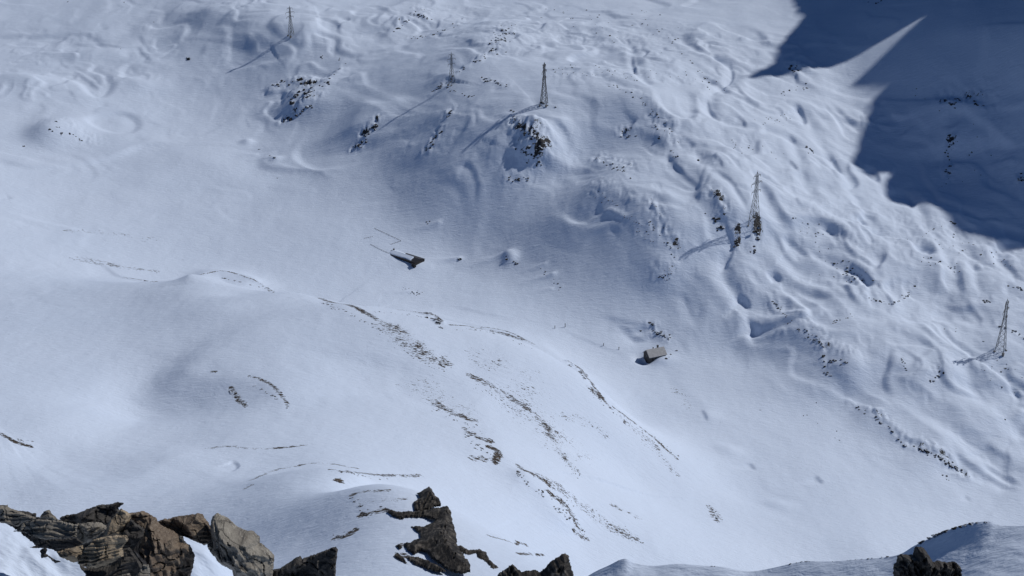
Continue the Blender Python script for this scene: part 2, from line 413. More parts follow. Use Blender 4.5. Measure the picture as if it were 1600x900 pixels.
# big forms
ridge([(420,-10),(350,22),(290,50)], 12, 40, 70)
bump(385,45,4,60,40); ridge([(330,-30),(290,10),(235,50)], 4, 22, 40)
ridge([(520,48),(455,54),(415,62),(384,84)], 8, 24, 45)
bump(165,86,4,26,20); bump(128,92,2.5,20,14); bump(215,135,4.5,26,18); bump(185,128,2.5,16,14); bump(55,130,4.5,38,26); bump(10,128,3,30,22); bump(150,45,3,40,40); bump(255,70,-3,40,30); bump(120,125,-3,34,22)
bump(95,208,11,24,34); bump(70,214,4,16,18)
ridge([(690,-5),(640,10),(600,30),(580,55)], 6, 22, 45)
ridge([(700,22),(640,38),(615,55),(595,70)], 4, 9, 30)
ridge([(560,20),(520,30),(500,50)], 3, 18, 40)
ridge([(800,30),(775,50),(750,75),(735,100)], 6, 26, 40)
ridge([(770,85),(730,108),(690,122),(675,140)], 4, 10, 25)
ridge([(850,163),(790,185),(745,212),(725,235)], 3, 26, 40)
ridge([(600,160),(560,190),(540,225)], 5, 20, 40)
ridge([(720,165),(690,185),(670,230),(650,270)], 2, 24, 26)
ridge([(500,120),(470,150),(440,190)], 7, 14, 40)
ridge([(545,100),(520,130),(480,170),(450,200)], 5, 9, 25)
ridge([(830,190),(835,225),(825,260)], 7, 14, 40)
ridge([(1010,150),(985,195),(960,220)], 2, 14, 45)
ridge([(960,140),(1020,190),(1075,240),(1120,290),(1150,350),(1175,400)], 6, 42, 45, end=0.12, p=1.2)
ridge([(985,255),(1030,320),(1060,375),(1085,430)], 5, 34, 30, p=1.2)
ridge([(920,240),(955,290),(985,340),(1005,390)], 4, 34, 30, p=1.25)
ridge([(1080,330),(1105,335),(1125,355),(1130,372)], 5, 9, 24)
bump(1045,436,4.5,16,12); bump(1020,425,2,14,12)
scarp([(1112,290),(1140,310),(1160,335),(1175,360)], 4.0, 9, 26)
scarp([(1128,360),(1140,375),(1150,392),(1135,420),(1122,432)], 4.0, 7, 20)
ridge([(880,272),(935,308),(990,348),(1040,392),(1090,440)], 11, 42, 60, p=1.4, end=0.35)
bump(905,258,-4,28,36); bump(1030,300,-3,30,30)
ridge([(852,165),(848,215),(828,275)], 5, 34, 45, p=1.3)
ridge([(640,145),(590,185),(548,240)], 6, 30, 50, p=1.3)
ridge([(1085,258),(1130,298),(1160,342),(1182,385)], 5, 28, 42, p=1.25)
ridge([(1200,498),(1250,538),(1310,580),(1365,628)], 6, 36, 50, p=1.35)
ridge([(1400,560),(1450,600),(1510,640),(1570,690)], 4, 30, 45, p=1.3)
ridge([(1290,300),(1340,360),(1390,410),(1440,470)], 4, 34, 50, p=1.3)
ridge([(1400,310),(1460,360),(1520,420),(1560,480)], 4, 34, 50, p=1.3)
# meltwater channel and wind scarps of the right slope
scarp([(1142,92),(1148,122),(1128,140),(1108,157)], 4, 6, 14)
scarp([(1108,152),(1113,172),(1125,188),(1145,190)], 4, 6, 14)
scarp([(1140,183),(1160,188),(1170,204)], 3.5, 6, 14)
scarp([(990,85),(994,105),(1000,118),(1012,125)], 5, 7, 18)
scarp([(1225,166),(1250,173),(1262,190),(1258,203)], 5.5, 8, 22)
scarp([(1233,208),(1243,216),(1247,224)], 3, 6, 14)
scarp([(1232,250),(1244,262),(1250,274)], 4, 6, 16)
scarp([(1302,240),(1310,258),(1324,277)], 5, 8, 14)
scarp([(1350,255),(1372,270),(1380,295)], 4.5, 8, 20)
scarp([(1408,290),(1424,303),(1434,318),(1424,338)], 5.5, 9, 20)
scarp([(1330,340),(1348,350),(1360,364)], 4.5, 8, 18)
scarp([(1218,370),(1240,380),(1256,395),(1272,406)], 5, 9, 20)
scarp([(1270,382),(1290,390),(1305,400)], 1.5, 8, 20)
scarp([(1388,412),(1380,428),(1366,440)], 6, 9, 13, end=0.4)
scarp([(1195,425),(1214,430),(1228,445)], 4.5, 7, 16)
scarp([(1145,452),(1165,462),(1180,482)], 6, 8, 20)
scarp([(1166,494),(1184,506),(1192,526)], 6, 9, 20)
scarp([(1066,225),(1080,236),(1092,246)], 2.5, 7, 20)
scarp([(1000,195),(985,208),(975,222)], 4, 5, 16)
scarp([(1470,470),(1500,482),(1540,480)], 3, 8, 25)
scarp([(1480,345),(1500,352),(1530,372)], 2.5, 8, 25)
scarp([(1470,560),(1440,580),(1420,600)], 3, 10, 30)
scarp([(1540,690),(1560,705),(1580,712)], 3, 8, 18)
scarp([(1590,605),(1600,630),(1612,645)], 6, 10, 22)
scarp([(1530,715),(1570,735),(1605,760)], 4, 9, 22)
scarp([(1370,620),(1420,650),(1470,690),(1500,720)], 4, 22, 40)
scarp([(1480,700),(1530,730),(1580,755),(1605,770)], 3.5, 9, 26)
ridge([(1240,480),(1270,530),(1310,570),(1350,620)], 6, 36, 40)
bump(1195,560,-5,40,18,-25)
ridge([(1400,500),(1440,560),(1500,620)], 5, 40, 40)
bump(1490,500,-2.5,22,16); bump(1445,540,3,20,16)
bump(1350,430,4,18,14); bump(1420,420,3,30,20); bump(1320,470,4,30,20)
bump(1530,330,3,34,24)
scarp([(1500,165),(1520,185),(1550,200)], 5, 12, 30)
ridge([(1490,150),(1480,190),(1490,250)], 8, 40, 30)
scarp([(1540,190),(1570,215),(1600,222)], 6, 14, 30)
scarp([(1390,180),(1408,190),(1425,182)], 4, 9, 18)
ridge([(1270,90),(1245,100),(1232,115)], 4, 14, 22)
bump(1265,118,5,22,16)
ridge([(1300,125),(1270,150),(1250,180)], 3.5, 18, 25)
ridge([(1130,40),(1100,45),(1080,65)], 3.5, 10, 30)
# drifts behind the stone house and small crests of the floor
scarp([(930,492),(970,498),(1000,505),(1030,512)], 2.0, 8, 25)
scarp([(962,503),(985,512),(1005,508),(1035,506)], 3.4, 7, 9, end=0.35)
scarp([(975,513),(1000,524),(1020,520),(1045,520)], 3.6, 7, 9, end=0.35)
scarp([(870,512),(930,535),(990,558)], 1.0, 7, 30)
scarp([(700,475),(760,490),(815,500)], 1.2, 10, 30)
tail(684,349,1.8,28,4)
bump(797,407,4.0,6,8)
tail(790,400,2.4,40,5); tail(862,433,2.2,30,4); tail(850,417,1.6,22,3); tail(716,405,2.2,30,4); tail(424,245,1.6,24,3); tail(860,454,1.2,18,3); tail(640,458,1.4,24,5); tail(398,240,1.2,18,4)
bump(431,248,2.6,5,6); bump(386,221,3,6,6)
scarp([(0,313),(10,312),(22,312)], 1.5, 4, 10)
# left fan, spur and near slopes
scarp([(120,402),(160,412),(190,432),(240,441)], 1.4, 9, 16)
ridge([(303,446),(318,437),(345,433),(378,440),(430,457)], 5.5, 12, 30, end=0.12)
bump(380,455,-3.5,22,16)
bump(325,490,2.0,22,16)
ridge([(430,457),(510,474),(590,488),(690,502),(760,518),(830,541),(910,590),(960,640),(1060,710)], 3.0, 22, 24, end=0.1, p=1.15)
ridge([(500,474),(560,498),(620,530),(690,580),(740,640),(780,725),(850,785),(930,850)], 5.5, 55, 55, end=0.15, p=1.2)
ridge([(720,590),(790,628),(860,690),(910,750)], 1.8, 25, 30, p=1.2)
ridge([(235,578),(300,588),(360,600),(420,620),(460,650)], 5, 26, 45, p=1.2)
bump(255,620,-6,34,28); bump(215,600,-3,20,40)
ridge([(225,600),(205,655),(150,690),(60,712),(-40,720)], -4.5, 24, 36, p=1.5)
ridge([(320,690),(260,715),(200,755),(120,775),(-20,790)], 3.0, 26, 30)
scarp([(352,722),(368,722),(376,732),(362,742)], 1.6, 4, 8, end=0.35)
ridge([(590,560),(575,600),(600,640)], -2.2, 22, 26)
bump(1105,650,1.8,10,9); scarp([(1098,640),(1105,652),(1108,660)], 1.8, 4, 7)
scarp([(1172,722),(1180,730),(1184,736)], 2.0, 5, 9)
scarp([(1274,742),(1284,750),(1290,757)], 2.2, 5, 9)
bump(1140,705,1.8,9,7); bump(1215,790,1.8,9,6)
scarp([(1508,770),(1516,776),(1520,782)], 1.5, 4, 9)
ridge([(808,742),(850,790),(900,840)], 3, 12, 20)
bump(770,752,-2,22,14)
ridge([(1330,640),(1380,665),(1430,695),(1490,735)], 5, 14, 22)

# bare ground: wind-blown turf and scree that the snow leaves free (value 0 .. 0.55)
def bare(pts, wpx, amt, n=4):
    q = densify(pts, n); P = hit(q[:, 0], q[:, 1], Z0); D = np.linalg.norm(P - [0, 0, CAMZ], axis=1).mean()
    w = wpx*D/F; W = window(P, 3*w)
    s, t = polydist(X[W], Y[W], P)
    # sideways width on ground seen at a slant
    w *= 1.9
    amt = min(amt, 0.54); brk = 0.012 + 0.11*pn(X[W]/14, Y[W]/14, 91) + 0.06*pn(X[W]/5, Y[W]/5, 92)
    BARE[W] = np.maximum(BARE[W], (amt + brk)*np.exp(-np.abs(s/w)**3)*np.where((t <= 0) | (t >= 1), np.exp(-(s/(w*0.5))**2), 1))
for b in [([(500,472),(530,482),(560,497),(600,518)],5,0.50),([(600,518),(640,550),(670,570),(700,582)],16,0.44),
          ([(545,482),(580,488),(640,492),(680,500)],2.2,0.58),([(668,495),(684,503),(688,513)],4,0.60),([(700,515),(740,516),(790,523),(835,545)],2.2,0.57),
          ([(735,517),(780,525),(825,540)],5,0.46),([(885,568),(905,580),(915,595)],4,0.62),([(915,595),(935,620),(955,645)],3,0.53),([(920,612),(945,632)],8,0.48),
          ([(955,640),(985,660),(1020,685),(1060,720)],2.5,0.58),([(975,660),(1000,680),(1030,705)],9,0.44),([(1000,690),(1030,712),(1060,745)],6,0.40),
          ([(730,597),(770,620),(830,655),(860,685)],7,0.45),([(860,690),(880,720),(905,745)],6,0.42),([(880,660),(920,665),(950,685)],9,0.40),
          ([(675,632),(700,650),(745,672)],8,0.50),([(725,680),(745,695),(770,705)],7,0.52),([(735,725),(760,728)],7,0.46),([(760,710),(778,720),(772,735)],5,0.60),
          ([(808,738),(825,755),(860,775)],5,0.56),([(855,785),(880,800),(905,830)],6,0.50),([(830,755),(890,785),(950,820),(1000,845)],12,0.44),
          ([(895,832),(920,845)],4,0.52),([(955,790),(1000,810)],6,0.42),([(1110,790),(1120,815)],8,0.44),([(970,828),(1005,848)],3,0.52),
          ([(760,836),(790,845),(825,855)],3,0.50),([(808,865),(850,868)],3,0.50),
          ([(390,600),(420,612),(452,640)],3.2,0.57),([(360,610),(366,618),(385,638)],4,0.56),([(330,590),(340,592)],3,0.48),
          ([(0,675),(20,685),(50,690)],4,0.53),([(320,700),(360,697),(400,702),(480,698)],4,0.44),([(380,755),(400,750),(440,735),(500,725),(560,735)],4,0.45),
          ([(380,765),(395,758)],4,0.50),([(515,735),(545,740),(600,746),(660,750)],5,0.50),([(525,750),(535,755)],7,0.54),([(545,775),(570,768),(610,766)],5,0.52),
          ([(560,805),(580,800),(605,795)],7,0.55),([(520,840),(545,835),(555,825)],7,0.56),([(560,785),(640,778)],6,0.42),
          ([(620,865),(640,872),(690,890)],5,0.50),([(625,850),(640,858)],4,0.52),
          ([(100,360),(180,366),(240,372)],5,0.36),([(110,405),(170,415),(250,425)],5,0.40),([(190,433),(215,437),(245,441)],2,0.54),
          ([(310,440),(350,434),(380,442),(430,457)],2.0,0.50),([(120,402),(200,420)],8,0.36),
          ([(1050,600),(1080,640)],10,0.30),([(650,600),(720,660)],30,0.33),([(740,560),(850,620)],30,0.31),([(780,620),(900,720)],40,0.33)]:
    bare(*b)

calm(968,200,40,45,0.85,3.0)
scarp([(1000,196),(986,208),(974,222)], 3.2, 6, 14)
# continuous meltwater channels winding down the right slope
for c in [([(1055,55),(1095,82),(1138,100),(1146,124),(1112,156),(1116,182),(1165,200),(1212,206),(1240,222),(1250,265),(1264,305),(1280,345)],2.3,5),
          ([(1240,165),(1262,190),(1280,220),(1300,250),(1325,282),(1345,330),(1362,366),(1385,400)],2.0,5),
          ([(1075,248),(1110,288),(1150,325),(1172,365),(1150,395),(1130,425),(1150,455),(1178,485),(1186,520),(1205,552)],2.4,6),
          ([(1222,372),(1260,398),(1300,420),(1335,440)],1.8,4.5),([(1195,425),(1230,448),(1270,470),(1320,480)],1.7,4.5),
          ([(1425,298),(1432,325),(1450,372),(1480,420),(1490,470)],2.0,5),([(1500,560),(1520,610),(1570,650),(1610,690)],2.4,7),
          ([(1340,560),(1390,610),(1450,655),(1520,700),(1610,765)],2.6,9),([(985,70),(993,95),(1002,120),(1030,140)],1.8,4)]:
    channel(*c)
# craggy outcrops of the far slope
for c in [([(425,138),(450,132),(478,130)],9,2.2,0.46),([(450,160),(468,148),(492,140)],8,3.0,0.52),([(485,152),(508,132),(528,116)],6,2.4,0.46),([(446,190),(465,178),(495,162)],7,2.6,0.47),
          ([(650,20),(670,28)],8,1.8,0.42),([(612,52),(630,38),(642,30)],4,1.6,0.42),([(795,45),(782,62),(768,88)],13,1.6,0.40),([(745,95),(705,122),(676,142)],5,1.8,0.46),([(752,122),(792,136)],5,1.6,0.44),
          ([(588,198),(575,212),(556,232)],7,2.6,0.46),([(690,205),(668,238)],7,2.2,0.42),([(705,172),(696,188)],6,1.8,0.40),([(808,205),(832,215),(846,242)],13,3.2,0.46),([(815,238),(838,252)],10,2.4,0.42),([(790,278),(830,281)],7,1.4,0.40),
          ([(966,210),(996,212)],6,2.0,0.41),([(935,258),(990,285)],10,1.8,0.41),([(1022,190),(1055,240)],9,1.6,0.40),([(1236,104),(1250,114)],9,1.8,0.40),
          ([(1180,358),(1184,372),(1176,396)],6,2.0,0.44),([(1100,335),(1118,342),(1128,362)],7,2.6,0.48),([(1150,372),(1152,392)],5,2.0,0.44),([(1475,165),(1495,152),(1535,162)],12,2.5,0.42),([(1484,225),(1483,275)],7,1.8,0.38),([(1590,288),(1600,262)],6,2.2,0.44),
          ([(1245,514),(1286,540)],9,1.3,0.38),([(1282,560),(1305,566),(1326,572)],8,2.0,0.45),([(1288,582),(1300,590)],5,1.6,0.42),([(1012,503),(1024,509)],4,1.4,0.46),([(1018,518),(1046,530)],6,1.8,0.46),
          ([(928,305),(1020,385)],14,1.0,0.34),([(1012,345),(1057,402)],6,1.6,0.42),([(1028,432),(1050,434)],11,1.0,0.36),([(1372,656),(1395,674),(1412,696)],6,2.4,0.48),([(1425,697),(1462,712),(1506,738)],8,2.4,0.48),([(1328,633),(1372,655)],4,1.4,0.42),
          ([(1556,508),(1602,530)],4,1.4,0.43),([(1452,597),(1474,580)],5,1.6,0.43),([(1528,471),(1548,471)],4,1.3,0.46),([(80,196),(145,224)],12,1.0,0.34),([(1290,335),(1345,440)],20,0.8,0.31),([(1357,465),(1385,474),(1410,468),(1430,446)],4,1.0,0.38),
          ([(1205,470),(1236,505)],6,1.0,0.37),([(640,60),(700,48),(730,28)],5,1.2,0.38),([(955,132),(1000,155),(1050,205)],5,1.2,0.38),([(860,60),(1060,60)],40,0.7,0.28),([(880,115),(1060,118)],22,0.7,0.29),([(1400,360),(1580,410)],30,0.8,0.29),
          ([(378,441),(430,457)],3,1.0,0.44),([(668,496),(688,512)],5,2.2,0.47),([(885,570),(914,593)],4,2.0,0.46)]:
    crag(c[0], c[1], c[2], c[3] - 0.045)
# the house stands in a wind scoop, drifted in on its right
bump(1004,560,-3.6,5.5,6.5); bump(1014,562,-1.5,5,4); bump(1040,562,1.6,9,6); bump(1030,566,1.0,8,5)

bump(652,414,1.4,12,9); bump(640,413,0.7,10,7)     # drift against the lower end of the barn

# ------------------------------------------------------------------ terrain mesh
V = np.stack([X, Y, Z], -1).reshape(-1, 3)
terrain = mesh_np('snow_terrain', V, grid_faces(NU, NV)[:, ::-1] if False else grid_faces(NU, NV), M_SNOW)
at_ = terrain.data.attributes.new('bare', 'FLOAT', 'POINT'); at_.data.foreach_set('value', BARE.astype(np.float32).ravel())
at_ = terrain.data.attributes.new('rock', 'FLOAT', 'POINT'); at_.data.foreach_set('value', ROCK.astype(np.float32).ravel())
tag(terrain, 'snow covered valley floor and mountain slopes', kind='structure')

# wide snowfield round the valley, far below every slope in view
bm_ = [(-9000, -9000, -40), (9000, -9000, -40), (9000, 9000, -40), (-9000, 9000, -40)]
tag(mesh_np('snowfield', bm_, [[0, 1, 2, 3]], snow_material('outer_snow', 0.2)), kind='structure')

# ------------------------------------------------------------------ the jagged mountain right of the frame whose shadow falls on the far slope
EDGE = [(1215,-60),(1235,-5),(1243,20),(1253,25),(1240,40),(1213,70),(1205,95),(1165,127),(1190,127),(1215,118),(1238,105),(1262,98),(1300,85),(1345,62),(1415,25),(1385,62),(1350,95),(1322,118),(1350,117),(1378,113),
        (1350,140),(1344,150),(1336,180),(1325,215),(1313,237),(1345,248),(1376,245),(1363,263),(1376,283),(1412,293),(1430,310),(1470,325),(1530,347),(1560,352),(1605,356)]
def ridge_profile(K):
    """skyline of the mountain, traced back along the sun's rays from the edge of its shadow"""
    q = np.array(EDGE, float); P = hit(q[:, 0], q[:, 1]); nrm = np.array([-SUN_H[1], SUN_H[0]])
    w = P[:, :2] @ nrm; z = P[:, 2] + (K - P[:, :2] @ SUN_H)*math.tan(SUN_EL)
    v = [[-a, 1] for a in w]; st = []            # make it run one way along the ridge
    for a, c in v:
        st.append([a, c])
        while len(st) > 1 and st[-2][0] > st[-1][0]:
            b2 = st.pop(); a2 = st.pop(); st.append([(a2[0]*a2[1] + b2[0]*b2[1])/(a2[1] + b2[1]), a2[1] + b2[1]])
    m = np.concatenate([np.full(c, -a) for a, c in st]) - np.arange(len(w))*0.9
    m, z = m[::-1], z[::-1]
    m = np.concatenate([[m[0]-45, m[0]-20], m, [m[-1]+150, m[-1]+350]]); z = np.concatenate([[z[0]-900, z[0]-60], z, [z[-1]-60, z[-1]-200]])
    return m, z
def shade_mountain():
    K = 1440.0; nrm = np.array([-SUN_H[1], SUN_H[0]])
    pw, pz = ridge_profile(K); w = np.unique(np.concatenate([np.arange(pw[0], pw[-1], 4.0), pw]))
    top = np.interp(w, pw, pz) + 1.5*fbm(w/9.0, w*0, 3, 77)
    off = np.concatenate([-np.array([240, 200, 160, 125, 95, 70, 50, 32, 18, 8.0]), [0.0], np.array([8, 20, 40, 70, 110, 170, 250, 350, 480])])
    Wg, O = np.meshgrid(w, off)
    nz = fbm(Wg/60, O/60, 4, 71)
    zz = np.where(O <= 0, top[None, :] + O*2.4, top[None, :] - O*1.1) + nz*np.minimum(np.abs(O), 40)*0.5
    zz = np.maximum(zz, -60)
    x = (K + O)*SUN_H[0] + Wg*nrm[0]; y = (K + O)*SUN_H[1] + Wg*nrm[1]
    m, nt, li, bs = nodes_of('mountain_rock_and_snow')
    ge = nt.new('ShaderNodeNewGeometry'); sx = nt.new('ShaderNodeSeparateXYZ'); li.new(ge.outputs['Normal'], sx.inputs[0])
    tc = nt.new('ShaderNodeTexCoord'); n1 = noise_node(nt, li, tc.outputs['Object'], 0.03, 6)
    f = maprange(nt, li, mathn(nt, li, 'ADD', sx.outputs[2], mathn(nt, li, 'MULTIPLY', n1.outputs[0], 0.5)), 0.75, 0.85)
    li.new(mixc(nt, li, f, (0.06, 0.055, 0.05), SNOW), bs.inputs['Base Color']); bs.inputs['Roughness'].default_value = 0.9
    o = mesh_np('mountain_ridge', np.stack([x, y, zz], -1).reshape(-1, 3), grid_faces(len(w), len(off)), m)
    tag(o, 'jagged rocky mountain ridge beyond the right edge', kind='structure')
shade_mountain()

# ------------------------------------------------------------------ rock materials
def rock_material(name, stops, strata=(0, 0, 1), freq=9.0, snow=0.0, bump=0.02, vein=0.0, lichen=0.0, scale=1.0, patch=None):
    m, nt, li, bs = nodes_of(name)
    tc = nt.new('ShaderNodeTexCoord'); vec = tc.outputs['Object']
    q = Vector(strata).normalized().rotation_difference(Vector((0, 0, 1))).to_euler()
    mp = nt.new('ShaderNodeMapping'); mp.inputs['Rotation'].default_value = q; li.new(vec, mp.inputs[0])
    mp2 = nt.new('ShaderNodeMapping'); mp2.inputs['Scale'].default_value = (0.16, 0.16, 1.0); li.new(mp.outputs[0], mp2.inputs[0])
    band = noise_node(nt, li, mp2.outputs[0], freq*scale, 6, 0.68, 0.7)
    blot = noise_node(nt, li, vec, 2.2*scale, 6, 0.65, 0.3)
    fine = noise_node(nt, li, vec, 30*scale, 4, 0.7)
    f = mathn(nt, li, 'ADD', mathn(nt, li, 'MULTIPLY', band.outputs[0], 0.55), mathn(nt, li, 'MULTIPLY', blot.outputs[0], 0.45))
    f = mathn(nt, li, 'ADD', f, mathn(nt, li, 'MULTIPLY', mathn(nt, li, 'SUBTRACT', fine.outputs[0], 0.5), 0.22))
    grit = noise_node(nt, li, vec, 95*scale, 3, 0.7)
    f = mathn(nt, li, 'ADD', f, mathn(nt, li, 'MULTIPLY', mathn(nt, li, 'SUBTRACT', grit.outputs[0], 0.5), 0.22))
    col = ramp(nt, li, f, stops)
    mpc = nt.new('ShaderNodeMapping'); mpc.inputs['Scale'].default_value = (0.45, 0.45, 1.3); li.new(mp.outputs[0], mpc.inputs[0])
    wob = nt.new('ShaderNodeVectorMath'); wob.operation = 'ADD'; li.new(mpc.outputs[0], wob.inputs[0])
    wn_ = noise_node(nt, li, vec, 9*scale, 3); wsc = nt.new('ShaderNodeVectorMath'); wsc.operation = 'SCALE'; wsc.inputs['Scale'].default_value = 0.10/scale; li.new(wn_.outputs['Color'], wsc.inputs[0]); li.new(wsc.outputs[0], wob.inputs[1])
    vo = nt.new('ShaderNodeTexVoronoi'); vo.feature = 'DISTANCE_TO_EDGE'; vo.inputs['Scale'].default_value = 7.0*scale; li.new(wob.outputs[0], vo.inputs['Vector'])
    crk = maprange(nt, li, vo.outputs['Distance'], 0.0, 0.035, 0.0, 1.0)
    crm = mathn(nt, li, 'MAXIMUM', crk, maprange(nt, li, blot.outputs[0], 0.42, 0.58))
    col = mixc(nt, li, crm, (0.012, 0.011, 0.010), col)
    if patch:
        pn_ = noise_node(nt, li, vec, 3.1*scale, 4, 0.6, 0.5)
        col = mixc(nt, li, maprange(nt, li, pn_.outputs[0], 0.55, 0.66), col, patch)
    if vein:
        vn = noise_node(nt, li, mp2.outputs[0], freq*1.7*scale, 3, 0.5, 1.6)
        v = mathn(nt, li, 'ABSOLUTE', mathn(nt, li, 'SUBTRACT', vn.outputs[0], 0.5))
        col = mixc(nt, li, mathn(nt, li, 'MULTIPLY', maprange(nt, li, v, 0.0, 0.012, 1.0, 0.0), vein), col, (0.42, 0.39, 0.34))
    if lichen:
        ln = noise_node(nt, li, vec, 12*scale, 3, 0.55)
        col = mixc(nt, li, mathn(nt, li, 'MULTIPLY', maprange(nt, li, ln.outputs[0], 0.655, 0.70), lichen), col, (0.40, 0.39, 0.34))
    if snow:
        ge = nt.new('ShaderNodeNewGeometry'); sx = nt.new('ShaderNodeSeparateXYZ'); li.new(ge.outputs['Normal'], sx.inputs[0])
        sn = noise_node(nt, li, vec, 1.3*scale, 4, 0.6)
        k = mathn(nt, li, 'ADD', sx.outputs[2], mathn(nt, li, 'MULTIPLY', mathn(nt, li, 'SUBTRACT', sn.outputs[0], 0.5), 1.1))
        col = mixc(nt, li, maprange(nt, li, k, 1.0 - snow, 1.05 - snow), col, SNOW)
    li.new(col, bs.inputs['Base Color']); bs.inputs['Roughness'].default_value = 0.82; bs.inputs['Specular IOR Level'].default_value = 0.3
    bp = nt.new('ShaderNodeBump'); bp.inputs['Strength'].default_value = 0.9; bp.inputs['Distance'].default_value = bump
    hh = mathn(nt, li, 'ADD', mathn(nt, li, 'ADD', band.outputs[0], mathn(nt, li, 'MULTIPLY', fine.outputs[0], 0.35)), mathn(nt, li, 'MULTIPLY', crm, 0.5))
    li.new(hh, bp.inputs['Height']); li.new(bp.outputs[0], bs.inputs['Normal'])
    return m
DARK = [(0.30, (0.016, 0.015, 0.015)), (0.47, (0.050, 0.046, 0.043)), (0.60, (0.10, 0.09, 0.08)), (0.75, (0.20, 0.18, 0.155))]
GREY = [(0.28, (0.067, 0.061, 0.054)), (0.45, (0.183, 0.165, 0.14)), (0.58, (0.287, 0.262, 0.22)), (0.75, (0.439, 0.403, 0.348))]
TAN = [(0.28, (0.091, 0.073, 0.055)), (0.44, (0.244, 0.189, 0.128)), (0.58, (0.403, 0.323, 0.226)), (0.75, (0.561, 0.488, 0.378))]
RUST = [(0.28, (0.041, 0.03, 0.024)), (0.46, (0.134, 0.098, 0.071)), (0.6, (0.232, 0.183, 0.134)), (0.76, (0.415, 0.366, 0.293))]
M_FAR = rock_material('far_rock', [(0.3, (0.014, 0.014, 0.016)), (0.55, (0.042, 0.040, 0.040)), (0.8, (0.10, 0.095, 0.09))], freq=1.4, snow=0.14, bump=0.25, scale=0.25)
M_CREST = rock_material('spur_rock', [(0.3, (0.014, 0.012, 0.011)), (0.52, (0.05, 0.04, 0.032)), (0.72, (0.12, 0.092, 0.065))], freq=1.6, snow=0.10, bump=0.2, scale=0.3)
M_PILLAR = rock_material('pillar_rock', [(0.42, (0.010, 0.009, 0.009)), (0.49, (0.034, 0.030, 0.026)), (0.55, (0.085, 0.074, 0.063)), (0.64, (0.20, 0.18, 0.155))], strata=(0.6, 0.1, 0.5), freq=3.4, snow=0.0, bump=0.5, scale=0.25)

